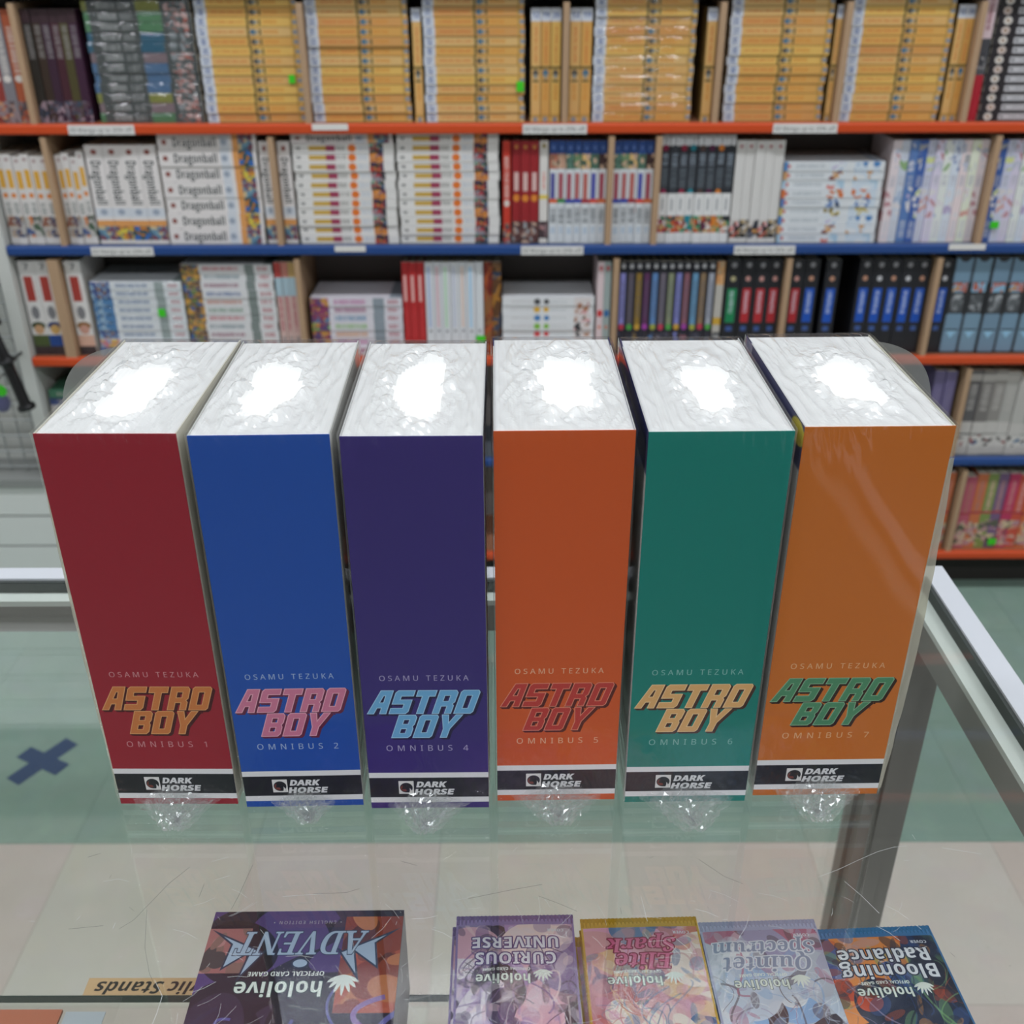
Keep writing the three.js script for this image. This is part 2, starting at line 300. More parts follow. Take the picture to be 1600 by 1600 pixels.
series('blank', 'white_paperback', 'plain pale grey paperback', 'plain pale paperbacks', [['#3c3230', '#c26a5c', '#d8a8b0'], ['#2c2a2c', '#b09a74', '#8c8a88'], ['#303440', '#c08c50', '#606470']].map((p) => glossy(spine([['o', 0.06, '#a04850', 0.16], ['b', 0.1, 0.6, '#c8c6c4', 0.8, 0.86], ['a', 0.77, 0.95, [...p, '#cfcac6']]], '#d2d0ce'))));
const pastel = ['#dcd0d4', '#c8cfdc', '#5a7cb4', '#3f5fa4', '#c9cce0', '#d4cce0', '#dce0dc', '#d0d8e4', '#e2d2d4', '#dde2d0'];
series('pastel', 'pastel_paperback', 'pale pastel paperback', 'pastel paperbacks', pastel.map((c, i) => glossy(spine([['a', 0.0, 0.3, [c, c, '#b8bccc', ['#b4848c', '#8cac7c', '#5c78ac', '#a4a4a8', '#d0d894'][i % 5]], 12], ['a', 0.45, 0.75, [c, c, '#d8d4d8', ['#bc8c94', '#b0a4c4', '#d09c94', '#9cb0cc', '#ccd49c'][(i * 3) % 5]], 14], ['l', 0.34, 0.44, '#b0b0bc', 0.2, 0.8], ['l', 0.78, 0.95, '#c4c4cc', 0.2, 0.8]], c))));
series('bluewhite', 'pale_paperback', 'white and sky blue paperback', 'white and sky blue paperbacks', [['#a8c4d8', '#d07c74'], ['#c89a6c', '#7c4c50'], ['#4c80b8', '#b4a8cc'], ['#c0b070', '#8a7a44'], ['#5a7cb4', '#2c3c5c'], ['#d0703c', '#78b060']].map((p) => glossy(spine([['o', 0.05, '#c06460', 0.2], ['l', 0.12, 0.4, '#a8b0b8', 0.3, 0.7], ['a', 0.45, 0.62, ['#d4dae0', p[0], p[1]], 10], ['a', 0.7, 0.95, ['#c8d4e0', p[0], '#d8dce0', p[0]], 10], ['r', 0, 0.04, p[0]]], '#d6dade'))));
stand('amber', 2, 16, 97, 6, 'the bookcase end', { vary: true, h: 0.168 }); stand('amber', 2, 109, 153, 4, 'the wooden divider', { vary: true, h: 0.17 });
stand('dragon', 2, 156, 264, 4, 'the amber-titled books', { h: 0.18 });
pile('dragon', 2, 268, 7, 0.0285, 'by upright ones like it', { h: 0.18 });
stand('dragon', 2, 419, 436, 1, 'a lying stack of the same'); stand('dragon', 2, 447, 466, 1, 'the maroon-titled stack');
{
  const y = pile('maroon', 2, 471, 11, 0.0166, 'under a thick book'); pile('dragon', 2, 469, 1, 0.0172, 'on top of thinner maroon-titled ones', { y0: y });
}
pile('maroon', 2, 628, 12, 0.0166, 'by dark red books', { from: 2 });
series('thin_red', 'thin_paperback', 'thin red and gold paperback', undefined, [SER.red_mix.mats[3]]);
stand('thin_red', 2, 787, 799, 1, 'the dark red paperbacks');
stand('crimson', 2, 801, 842, 3, 'the thin red one'); stand('lone_white', 2, 843, 856, 1, 'the dark red paperbacks'); stand('skyhead', 2, 858, 945, 7, 'the plain white one'); stand('skyhead', 2, 955, 1016, 5, 'the wooden divider', { from: 2 });
stand('inkwhite', 2, 1026, 1138, 8, 'the blue-headed books', { h: 0.196 }); stand('blank', 2, 1140, 1213, 5, 'the black and white books'); pile('bluewhite', 2, 1215, 9, 0.0165, 'by plain grey books');
stand('pastel', 2, 1375, 1521, 11, 'the sky blue stack'); stand('pastel', 2, 1535, 1640, 8, 'the wooden divider', { from: 3 });

// row 3
const flag = (c) => [['n', 0.06, '7', '#55565a'], ['b', 0.16, 0.42, c, 0.2, 0.72], ['l', 0.2, 0.4, '#c8b4ae', 0.75, 0.85], ['o', 0.54, '#7c7c80', 0.24, 0.5], ['b', 0.46, 0.62, '#cfccca', 0.1, 0.2]];
series('soldier', 'wide_white_paperback', 'wide white paperback with red title block', 'wide white paperbacks with red blocks', [['#34442c', '#c49a74', '#4c5a34'], ['#2c3c6c', '#c9a060', '#24488c'], ['#8a6034', '#c49484', '#d0a894']].map((p) => glossy(spine([...flag('#a43c34'), ['o', 0.68, p[0], 0.42, 0.3], ['o', 0.72, p[1], 0.3, 0.36], ['r', 0.78, 0.9, p[2]], ['r', 0.9, 1, '#3c3436']], '#d8d6d4', 80))));
series('wrapped_white', 'wrapped_white_paperback', 'white shrink-wrapped paperback with blue lettering', 'white shrink-wrapped paperbacks', [['#4c7cac', '#2c3448'], ['#6c94b4', '#c08038'], ['#c47c8c', '#d0b04c'], ['#3c508c', '#8c6a50']].map((p) => glossy(spine([['a', 0, 0.22, [p[0], p[1], '#8ca8c0']], ['l', 0.28, 0.62, '#4c6490', 0.3, 0.7], ['r', 0.7, 0.8, '#98a4a4'], ['l', 0.85, 0.95, '#b06c74', 0.3, 0.7]], '#d8dce0'))));
series('banner', 'white_paperback', 'white paperback with long coloured title', 'white paperbacks with coloured title bars', ['#b0604c', '#34508c', '#84405c', '#5c7480', '#b44450', '#5c8068'].map((c) => glossy(spine([['a', 0, 0.2, ['#8a6c4c', '#3c5c94', '#6c7c4c', '#c49448', '#4c3c44']], ['l', 0.24, 0.62, c, 0.28, 0.72], ['r', 0.7, 0.8, '#7c8684'], ['l', 0.84, 0.95, '#a8525c', 0.25, 0.75]], '#d6d6d8'))));
series('rosy', 'rosy_paperback', 'red and pink paperback', 'red and pink paperbacks', ['#b04440', '#c48074', '#c0a068'].map((c) => glossy(spine([['r', 0, 0.16, c], ['r', 0.16, 0.36, '#a8c0cc'], ['l', 0.36, 0.74, '#a04450', 0.2, 0.7], ['l', 0.8, 0.96, '#6c7074', 0.2, 0.8]], '#d0b4ae'))));
series('lilac', 'white_paperback', 'white and lilac paperback', 'white and lilac paperbacks', ['#8c4068', '#b46498', '#c88c5c', '#7cae60', '#4c7ca4'].map((c) => glossy(spine([['a', 0, 0.2, ['#5c4874', c, '#c08c4c', '#8c3c5c']], ['l', 0.26, 0.6, c, 0.2, 0.8], ['r', 0.68, 0.8, '#8c96a0'], ['l', 0.84, 0.95, '#a85c68', 0.25, 0.75]], '#d6d2da'))));
series('scarlet', 'scarlet_paperback', 'bright red paperback', 'bright red paperbacks', [0].map(() => glossy(spine([['b', 0.14, 0.42, '#dca8a4', 0.2, 0.6], ['l', 0.5, 0.8, '#c4383c', 0.2, 0.8], ['a', 0.86, 1, ['#7c3c40', '#c4a49c', '#5a3034']]], '#b62b2e'))));
series('slim', 'slim_white_paperback', 'slim white paperback', 'slim white paperbacks', ['#aab8d8', '#d8b4bc', '#b4d4b8', '#c4c8d8', '#e0c8bc', '#a8cce8', '#d8dce0'].map((c) => glossy(spine([['b', 0.05, 0.7, c, 0.3, 0.62], ['o', 0.74, '#7c7c84', 0.16], ['r', 0.93, 1, '#c48c90']], '#d8dadf'))));
series('umber', 'brown_paperback', 'dark brown paperback', 'dark brown paperbacks', [0, 1].map((i) => glossy(spine([['a', 0, 1, i ? ['#5c3c24', '#a4702c', '#3c4458', '#7c5a3c'] : ['#7c2c20', '#a4522c', '#5c2018', '#8c5a34'], 30]], '#5c3c28'))));
series('dotted', 'white_paperback', 'white paperback with two coloured dots', 'white paperbacks with coloured dots', ['#d8a83c', '#4c4c50', '#d04c50', '#80b848', '#4c80b8'].map((c) => glossy(spine([['l', 0.1, 0.4, '#c0bcc0', 0.4, 0.6], ['o', 0.38, c, 0.36], ['o', 0.48, c, 0.3], ['l', 0.52, 0.7, '#c4c8cc', 0.3, 0.6], ['a', 0.78, 0.96, ['#d8d0d0', '#d4a0a4', '#3c3c40', '#b07c60'], 8]], '#dcdde0'))));
const night = ['#8c8cd0', '#5c5460', '#8c7030', '#5c3058', '#5c84b8', '#6c6470', '#848c70', '#7c80c0', '#8c5c68', '#6494b8', '#8c7458', '#a0a4b0'];
series('night', 'dark_paperback', 'thin dark paperback with coloured title strip', 'thin dark paperbacks', night.map((c, i) => glossy(spine([['o', 0.05, '#c4c4c8', 0.26], ['b', 0.12, 0.68, c, 0.15, 0.8], ['l', 0.2, 0.6, '#545868', 0.35, 0.6], ['o', 0.7, ['#c03c54', '#50a048', '#c89c3c', '#a040a0', '#a0a444'][i % 5], 0.34], ['a', 0.76, 0.98, ['#2c2c38', '#4c4c5c', '#3c3438', c], 8]], '#23242e'))));
series('mist', 'pale_paperback', 'pale paperback with round dot', 'two pale paperbacks', ['#e0ccd0', '#a8b8b8'].map((c, i) => glossy(spine([['o', 0.07, '#c86068', 0.26], ['o', 0.55, i ? '#3c74b0' : '#cc3c40', 0.4], ['o', 0.7, '#d87858', 0.2]], c))));
series('sandy', 'sand_paperback', 'sand coloured paperback', undefined, [glossy(spine([['a', 0, 0.25, ['#d0a070', '#c88c58', '#b8a488']], ['r', 0.6, 0.68, '#c8a03c'], ['a', 0.76, 1, ['#3c4048', '#5c6068', '#8c8c8c']]], '#b8b4ac'))]);
const JJ = (c, e) => glossy(spine([['o', 0.06, '#8c8c90', 0.18], ['o', 0.2, e, 0.17], ['b', 0.3, 0.66, c, 0.2, 0.8], ['l', 0.33, 0.56, '#d0d0dc', 0.34, 0.6], ['b', 0.7, 0.75, '#3c5894', 0.3, 0.7]], '#1f2127', 88));
series('jet_green', 'thick_black_book', 'thick black book with green title panel', undefined, [JJ('#138050', '#b0a880')], 0.19);
series('jet_red', 'thick_black_book', 'thick black book with red title panel', 'thick black books with red panels', [JJ('#b02830', '#c49088')], 0.19);
series('jet_blue', 'thick_black_book', 'thick black book with bright blue title panel', 'thick black books with blue panels', [JJ('#1450b4', '#b88870'), JJ('#1450b4', '#c4c4c8')], 0.19);
series('lace', 'slate_blue_book', 'thick slate blue book with scalloped edges', 'slate blue books with scalloped edges', [0, 1, 2].map((i) => glossy(inAtlas(canvas(96, 560, (x, w, h) => {
  x.fillStyle = '#2a2c30'; x.fillRect(0, 0, w, h); x.fillStyle = rgb(jit([112, 142, 164], 5)); x.fillRect(12, 16, w - 24, 130); x.fillRect(12, 326, w - 24, 90); x.fillRect(12, 424, w - 24, 124);
  for (let y = 18; y < 548; y += 14) if (y < 146 || y > 326) { x.beginPath(); x.arc(12, y, 6, 0, 7); x.arc(w - 12, y, 6, 0, 7); x.fill(); }
  x.fillStyle = '#2a2c30'; x.beginPath(); x.arc(w / 2, 8, 26, 0, 7); x.fill();
  blobs(x, 14, 150, w - 28, 54, ['#84b0cc', '#b0604c', '#c08c50', '#b07470'], 10); blobs(x, 18, 216, w - 36, 100, ['#4c5054', '#a0a4a8', '#7c8084', '#5c6064'], 16);
  x.fillStyle = '#8fbcd8'; x.beginPath(); x.moveTo(22, 428); x.lineTo(w - 22, 428); x.lineTo(w / 2, 470); x.fill();
})))), 0.196);
stand('soldier', 3, 57, 106, 2, 'the bookcase end', { h: 0.19 }); stand('soldier', 3, 127, 152, 1, 'the broad wooden divider', { from: 2, h: 0.19 });
pile('wrapped_white', 3, 160, 9, 0.0166, 'by wide white books', { wrap: true, mix: true, h: 0.178 });
pile('banner', 3, 302, 11, 0.0166, 'by wrapped white books', { h: 0.176 });
stand('rosy', 3, 442, 473, 3, 'the long-titled stack'); pile('lilac', 3, 492, 7, 0.0166, 'by bright red books', { h: 0.18 });
stand('scarlet', 3, 634, 668, 3, 'the lilac stack'); stand('slim', 3, 669, 757, 7, 'the bright red ones'); stand('umber', 3, 758, 784, 2, 'the slim white ones');
pile('dotted', 3, 786, 7, 0.0166, 'by dark brown books', { h: 0.18 });
stand('mist', 3, 930, 951, 2, 'the dotted stack'); stand('night', 3, 963, 1109, 12, 'the wooden divider'); stand('sandy', 3, 1110, 1122, 1, 'the green-panelled black book');
stand('jet_green', 3, 1124, 1147, 1, 'the sand coloured paperback'); stand('jet_red', 3, 1148, 1209, 3, 'the green-panelled one'); stand('jet_red', 3, 1221, 1242, 1, 'the first blue-panelled book'); stand('jet_blue', 3, 1243, 1265, 1, 'the red-panelled books'); stand('jet_blue', 3, 1274, 1296, 1, 'the empty gap');
stand('jet_blue', 3, 1325, 1432, 5, 'the empty gap'); stand('jet_blue', 3, 1446, 1466, 1, 'the slate blue books', { from: 1 }); stand('lace', 3, 1467, 1640, 6, 'the blue-panelled black book');

// rows 4 and 5, seen past the ends of the omnibus row
series('ash', 'grey_book', 'dull grey and white book', 'grey books on the second lowest shelf', ['#5c5a5c', '#74706e', '#8c8884', '#a8a6a2', '#b4b2ae', '#989c94'].map((c) => glossy(spine([['r', 0.04, 0.12, '#b8b4b0'], ['l', 0.16, 0.46, '#b4b0ac', 0.25, 0.75], ['r', 0.6, 0.74, '#c0bcb8'], ['a', 0.76, 0.9, ['#c8c4c0', '#8c3c3c', '#4c6c8c', '#3c3434'], 6], ['r', 0.9, 1, '#b8b4b0']], c))));
series('violet', 'violet_book', 'dull violet book', 'dull violet books', [glossy(spine([['l', 0.2, 0.6, '#787090', 0.3, 0.7]], '#6a6288'))]);
series('candy', 'bright_book', 'bright book on the lowest shelf', 'bright books on the lowest shelf', ['#b8586c', '#c46c44', '#7c8c4c', '#74587c', '#b8345c', '#c4503c', '#cc6c40', '#b09098', '#7c90a8'].map((c) => glossy(spine([['l', 0.1, 0.5, rgb(jit([190, 140, 130], 30)), 0.3, 0.7], ['r', 0.5, 0.53, '#a83c44'], ['a', 0.62, 0.96, [c, '#c0a090', '#5c5c4c', '#b0848c', '#c8b490'], 22]], c))));
stand('violet', 4, 1440, 1472, 2, 'the omnibus row'); stand('ash', 4, 1492, 1648, 8, 'the wooden divider', { vary: true }); stand('candy', 5, 1440, 1470, 2, 'the omnibus row'); stand('candy', 5, 1488, 1650, 10, 'the wooden divider', { vary: true });
series('low', 'small_paperback', 'small dull paperback', 'mixed small paperbacks', ['#7a3a3a', '#b4aeac', '#3c4c7c', '#3c6c54', '#8c5c4c'].map((c) => glossy(spine([['l', 0.1, 0.7, '#a89c98', 0.3, 0.7]], c))));
pile('low', 4, 96, 9, 0.0166, 'at the bookcase end', { h: 0.17 });

// green price dots stuck on spines
const green = std(0x3cc81e, 0.45);
function dot(row, px, y, what, w = 0.011, h = 0.014) {
  const o = mesh('price_sticker', new RoundedBoxGeometry(w, h, 0.0008, 2, 0.0003), green);
  o.position.set(toX(row, px), y, -(S + 0.0095)); tag(o, `bright green price sticker on ${what}`, 'sticker');
}
dot(1, 463, 1.082, 'the foot of a stacked yellow paperback'); dot(1, 814, 1.069, 'a yellow paperback stacked by upright yellow ones', 0.013, 0.017); dot(2, 1551, 0.823, 'the foot of a pastel paperback', 0.016, 0.013);
dot(3, 752, 0.6, 'the foot of a slim white paperback', 0.018, 0.013); dot(3, 264, 0.655, 'a white shrink-wrapped paperback', 0.014, 0.016); dot(5, 1547, 0.13, 'a bright book on the lowest shelf', 0.018, 0.016);

// ---------------------------------------------------------------- slatwall and wire grid beside the bookcase
const X0 = -1.9, X1 = -0.989;
{
  const w = thing('slatwall_stand', 'pale grey slatwall stand with wire grid above, beside the bookcase', 'display stand');
  mesh('core', bx(X0, X1, 0, 0.27, 2.022, 2.06), std(0x5a5a58, 0.7), w);
  const sl = std(0xd4d7d4, 0.5);
  for (const y of [0.0, 0.0575, 0.1325, 0.2075]) mesh('slat', bx(X0, X1, y, y + (y ? 0.0695 : 0.052), 2.0, 2.022), sl, w);
  mesh('core', bx(X0, X1, 1.815, 2.115, 2.022, 2.06), std(0x5a5a58, 0.7), w);
  for (let k = 0; k < 4; k++) mesh('slat', bx(X0, X1, 1.83 + k * 0.075 - 0.0155, 1.83 + k * 0.075 + 0.054, 2.0, 2.022), std(0xf0f1ef, 0.5), w);
  mesh('post', bx(X0, X0 + 0.03, 0.27, 2.115, 2.06, 2.1), std(0x9a9c9a, 0.5), w); mesh('post', bx(X1 - 0.03, X1, 0.27, 2.115, 2.06, 2.1), std(0x9a9c9a, 0.5), w);
  mesh('top_rail', bx(X0, X1, 0.279, 0.296, 1.992, 2.11), std(0x8a8c8a, 0.5), w);
  mesh('backing_panel', bx(X0, X1, 0.296, 1.4, 2.1, 2.11), std(0xc6c8c4, 0.7), w);
  const wire = std(0x9a9e9e, 0.4, { metalness: 0.3 });
  for (let y = 0.31; y < 1.0; y += 0.036) { const g = new THREE.CylinderGeometry(0.0022, 0.0022, X1 - X0, 6); g.rotateZ(Math.PI / 2); g.translate((X0 + X1) / 2, y, -2.03); mesh('wire', g, wire, w); }
  for (let x = X0 + 0.01; x < X1; x += 0.034) { const g = new THREE.CylinderGeometry(0.002, 0.002, 0.71, 6); g.translate(x, 0.651, -2.034); mesh('wire', g, wire, w); }
}
// black toy handles hung on the grid, each with a tagged bag
const blackToy = std(0x131316, 0.35), bagFilm = film(0.12);
function handle(x, y, d, len, r, tilt, label) {
  const t = thing('toy_handle', label, 'toy', [x, y, d], 0, 'black toys hung on the grid'); t.rotation.z = tilt;
  const prof = [[0, 0], [r * 1.5, 0], [r * 1.5, 0.008], [r, 0.012], [r * 0.92, len * 0.5], [r, len * 0.56], [r * 1.35, len * 0.58], [r * 1.35, len * 0.62], [r * 0.95, len * 0.66], [r * 0.8, len], [0, len]].map(([a, b]) => new THREE.Vector2(a, b));
  mesh('grip', new THREE.LatheGeometry(prof, 18), blackToy, t);
  mesh('guard', new THREE.TorusGeometry(r * 1.5, 0.003, 8, 20).rotateX(Math.PI / 2).translate(0, len * 0.6, 0), blackToy, t);
  mesh('hook', bx(-0.002, 0.002, len * 0.55, len * 0.55 + 0.004, 0.0, 0.07), blackToy, t);
}
handle(-0.958, 0.485, 1.93, 0.17, 0.0115, 0.19, 'thick black toy handle hung on the wire grid');
handle(-0.99, 0.65, 1.955, 0.11, 0.006, 0.08, 'slim black toy rod hung on the wire grid above a thick handle');
for (const [x, y, c, what] of [[-1.03, 0.66, 0xb8bcc0, 'silver'], [-1.025, 0.485, 0x4c5080, 'violet']]) {
  const t = thing('charm_bag', `small clear bag with a ${what} charm and green price dot`, 'toy', [x, y, 1.965]);
  mesh('charm', new THREE.IcosahedronGeometry(0.019, 1).scale(1, 1.2, 0.5), std(c, 0.4), t);
  mesh('bag', bx(-0.03, 0.03, -0.045, 0.045, -0.012, 0.012), bagFilm, t);
  mesh('price_dot', new THREE.CylinderGeometry(0.012, 0.012, 0.001, 20).rotateX(Math.PI / 2).translate(0.012, 0.03, 0.013), green, t);
  mesh('hang_hook', bx(-0.001, 0.001, 0.044, 0.048, 0, 0.06), std(0x9a9a9a, 0.3, { metalness: 0.8 }), t);
}
// blue tape cross on the aisle floor
{
  const t = thing('tape_cross', 'blue tape cross stuck on the green floor tiles', 'tape', [-0.846, 0.0003, 1.455]), m = std(0x223c66, 0.6);
  const a = mesh('tape_strip', new THREE.BoxGeometry(0.125, 0.0004, 0.034), m, t); a.rotation.y = 58 * R;
  const b = mesh('tape_strip', new THREE.BoxGeometry(0.1, 0.0004, 0.032), m, t); b.rotation.y = -28 * R; b.position.y = 0.0004;
}

// ---------------------------------------------------------------- glass display case
const C = { x0: -1.15, x1: 0.333, d0: -0.13, d1: 0.697 };
const alu = std(0xd3d7de, 0.38, { metalness: 0.15 }), aluDark = std(0x8c8a87, 0.4), gasket = std(0x3a403e, 0.5), ledgeMat = std(0xd0d6d2, 0.5);
const glassMat = new THREE.MeshPhysicalMaterial({ color: 0xfdfefd, transmission: 1, thickness: 0, ior: 1.5, roughness: 0.0 });
const glassEdge = std(0x3d4a46, 0.25);
const caseT = thing('display_case', 'glass topped display case with white metal rim', 'display case');
{
  const { x0, x1, d0, d1 } = C, L = 0.0165, yT = TOP + 0.0025;
  mesh('rim', bx(x0, x1, TOP - 0.022, yT, d1 - L + 0.001, d1), alu, caseT); mesh('rim', bx(x0, x1, TOP - 0.022, yT, d0, d0 + L), alu, caseT);
  mesh('rim', bx(x1 - L, x1, TOP - 0.022, yT, d0 + L, d1 - L + 0.001), alu, caseT); mesh('rim', bx(x0, x0 + L, TOP - 0.022, yT, d0 + L, d1 - L + 0.001), alu, caseT);
  const k = 0.0028, a0 = x0 + L, a1 = x1 - L, e0 = d0 + L, e1 = d1 - L + 0.001;
  mesh('gasket', merged([bx(a0, a1, TOP - 0.01, TOP + 0.0006, e1 - k, e1), bx(a0, a1, TOP - 0.01, TOP + 0.0006, e0, e0 + k), bx(a1 - k, a1, TOP - 0.01, TOP + 0.0006, e0 + k, e1 - k), bx(a0, a0 + k, TOP - 0.01, TOP + 0.0006, e0 + k, e1 - k)]), gasket, caseT);
  const w = 0.015;
  for (const g of [bx(a0, a1, TOP - 0.013, TOP - 0.0085, e1 - w, e1), bx(a0, a1, TOP - 0.013, TOP - 0.0085, e0, e0 + w), bx(a1 - w, a1, TOP - 0.013, TOP - 0.0085, e0 + w, e1 - w), bx(a0, a0 + w, TOP - 0.013, TOP - 0.0085, e0 + w, e1 - w)]) mesh('ledge', g, ledgeMat, caseT);
  for (const g of [bx(a0, a1, TOP - 0.036, TOP - 0.013, e1 - w, e1 - w + 0.003), bx(a0, a1, TOP - 0.036, TOP - 0.013, e0 + w - 0.003, e0 + w), bx(a1 - w, a1 - w + 0.003, TOP - 0.036, TOP - 0.013, e0 + w, e1 - w), bx(a0 + w - 0.003, a0 + w, TOP - 0.036, TOP - 0.013, e0 + w, e1 - w)]) mesh('apron', g, aluDark, caseT);
  mesh('glass_top', bx(a0 + k, a1 - k, TOP - 0.008, TOP, e0 + k, e1 - k), glassMat, caseT);
  // corner posts: a square tube with two raised ribs on its inner faces
  const post = (px, pd, sx, sd) => mesh('corner_post', merged([bx(px - 0.019, px + 0.019, 0, TOP - 0.022, pd - 0.019, pd + 0.019), bx(px - 0.006, px + 0.006, 0, TOP - 0.04, pd + (sd < 0 ? -0.0225 : 0.0188), pd + (sd < 0 ? -0.0188 : 0.0225)), bx(px + (sx < 0 ? -0.0225 : 0.0188), px + (sx < 0 ? -0.0188 : 0.0225), 0, TOP - 0.04, pd - 0.006, pd + 0.006)]), aluDark, caseT);
  post(x1 - 0.021, d1 - 0.021, -1, -1); post(x0 + 0.021, d1 - 0.021, 1, -1); post(x1 - 0.021, d0 + 0.021, -1, 1); post(x0 + 0.021, d0 + 0.021, 1, 1);
  mesh('glass_pane', bx(x0 + 0.043, x1 - 0.043, 0.03, TOP - 0.04, d1 - 0.012, d1 - 0.007), glassMat, caseT);
  mesh('bottom_rail', bx(x0 + 0.04, x1 - 0.04, 0, 0.03, d1 - 0.03, d1 - 0.002), aluDark, caseT);
  // glass shelf inside
  const sh = mesh('glass_shelf', bx(x0 + 0.045, 0.25, TOP - 0.146, TOP - 0.14, d0 + 0.045, 0.4268), glassMat, caseT);
  mesh('shelf_edge', bx(x0 + 0.045, 0.25, TOP - 0.146, TOP - 0.14, 0.4268, 0.4274), glassEdge, sh);
  mesh('bracket', bx(x0 + 0.03, x0 + 0.06, TOP - 0.15, TOP - 0.146, d0 + 0.04, 0.42), aluDark, caseT); mesh('bracket', bx(0.2, x1 - 0.03, TOP - 0.15, TOP - 0.146, 0.2, 0.23), aluDark, caseT);
}
// maps a direction seen in the frame to a place on the plane y = TOP + Y
const CT = Math.cos(28.53 * R), ST = Math.sin(28.53 * R);
function onPlane(px, py, Y) { const u = (px - 800) / 1646.6, v = (py - 800) / 1646.6, t = (0.4298 - Y) / (ST + v * CT); return [u * t, t * (CT - v * ST)]; }
// scratches in the glass
{
  const top = caseT.children.find((o) => o.name === 'glass_top'), lights = [], darks = [];
  const scratch = (list, pts, w) => { for (let i = 0; i + 1 < pts.length; i++) { const [a, b] = [pts[i], pts[i + 1]], dx = b[0] - a[0], dd = b[1] - a[1], g = new THREE.BoxGeometry(Math.hypot(dx, dd), 0.00006, w); g.rotateY(Math.atan2(dd, dx)); g.translate((a[0] + b[0]) / 2, TOP + 0.00004, -(a[1] + b[1]) / 2); list.push(g); } };
  const P = (...q) => { const r = []; for (let i = 0; i < q.length; i += 2) r.push(onPlane(q[i], q[i + 1], 0)); return r; };
  for (const q of [[1278, 1371, 1308, 1360, 1340, 1345, 1370, 1332, 1395, 1325, 1416, 1323], [1318, 1378, 1344, 1400, 1372, 1428], [1470, 1326, 1532, 1336], [1424, 1305, 1429, 1313], [160, 1376, 184, 1372, 200, 1376], [240, 1530, 252, 1555, 243, 1583, 236, 1600], [1000, 1400, 1010, 1440], [330, 1345, 356, 1338], [335, 1374, 358, 1367], [440, 1400, 500, 1396]]) scratch(lights, P(...q), 0.00013);
  for (const q of [[136, 1338, 156, 1332], [185, 1450, 208, 1436, 238, 1405, 262, 1380, 295, 1354], [228, 1420, 225, 1480, 232, 1520, 240, 1538], [106, 1450, 160, 1445], [394, 1350, 372, 1398, 360, 1420], [730, 1404, 800, 1390, 846, 1382], [840, 1400, 872, 1412, 900, 1424], [488, 1396, 540, 1394, 560, 1388], [625, 1345, 650, 1352], [1090, 1343, 1130, 1370, 1160, 1382], [310, 1400, 318, 1380]]) scratch(darks, P(...q), 0.00012);
  for (let i = 0; i < 150; i++) { const [x, d] = onPlane(rr(260, 1420), rr(1400, 1620), 0), a = rr(0, 3.1), l = rr(0.002, 0.016); scratch(lights, [[x, d], [x + l * 0.5 * Math.cos(a), d + l * 0.5 * Math.sin(a)], [x + l * Math.cos(a + 0.12), d + l * Math.sin(a + 0.12)]], rr(0.00004, 0.0001)); }
  for (let i = 0; i < 60; i++) { const [x, d] = onPlane(rr(20, 1580), rr(1290, 1600), 0), a = rr(0, 3.1), l = rr(0.0005, 0.004); scratch(i % 2 ? lights : darks, [[x, d], [x + l * Math.cos(a), d + l * Math.sin(a)]], rr(0.00006, 0.00013)); }
  tag(mesh('scratches', merged(lights), std(0xd0d4d4, 0.4), top), 'fine white scratches', null, null, 'stuff');
  tag(mesh('scratches', merged(darks), std(0x5a5a58, 0.6), top), 'fine dark scratches', null, null, 'stuff');
}

// ---------------------------------------------------------------- six wrapped omnibus volumes
const H = 0.229, DP = 0.1295;
const LET = { // block letters: outline, then holes
  A: [[[0, 1], [0.34, 0], [1, 0], [1, 1], [0.66, 1], [0.66, 0.74], [0.42, 0.74], [0.34, 1]], [[0.46, 0.52], [0.56, 0.22], [0.68, 0.22], [0.68, 0.52]]],
  S: [[[1, 0], [0.12, 0], [0, 0.1], [0, 0.58], [0.64, 0.58], [0.64, 0.76], [0, 0.76], [0, 1], [0.88, 1], [1, 0.9], [1, 0.4], [0.36, 0.4], [0.36, 0.24], [1, 0.24]]],
  T: [[[0, 0], [1, 0], [1, 0.25], [0.68, 0.25], [0.68, 1], [0.32, 1], [0.32, 0.25], [0, 0.25]]],
  R: [[[0, 0], [0.88, 0], [1, 0.1], [1, 0.5], [0.9, 0.58], [1, 0.66], [1, 1], [0.66, 1], [0.66, 0.68], [0.35, 0.68], [0.35, 1], [0, 1]], [[0.35, 0.22], [0.66, 0.22], [0.66, 0.47], [0.35, 0.47]]],
  O: [[[0, 0.08], [0.1, 0], [0.9, 0], [1, 0.08], [1, 0.92], [0.9, 1], [0, 1]], [[0.35, 0.22], [0.66, 0.22], [0.66, 0.78], [0.35, 0.78]]],
  B: [[[0, 0], [0.88, 0], [1, 0.1], [1, 0.4], [0.92, 0.5], [1, 0.6], [1, 0.9], [0.88, 1], [0, 1]], [[0.35, 0.2], [0.66, 0.2], [0.66, 0.4], [0.35, 0.4]], [[0.35, 0.6], [0.66, 0.6], [0.66, 0.8], [0.35, 0.8]]],
  Y: [[[0, 0], [0.35, 0], [0.5, 0.36], [0.74, 0], [1.1, 0], [0.68, 0.62], [0.68, 1], [0.33, 1], [0.33, 0.62]]],
};
function word(x, s, x0, y0, lw, lh, step, skew) {
  x.beginPath();
  [...s].forEach((c, i) => LET[c].forEach((poly) => { poly.forEach(([a, b], k) => { const X = x0 + i * step + a * lw + (1 - b) * lh * skew, Y = y0 + b * lh; k ? x.lineTo(X, Y) : x.moveTo(X, Y); }); x.closePath(); }));
}
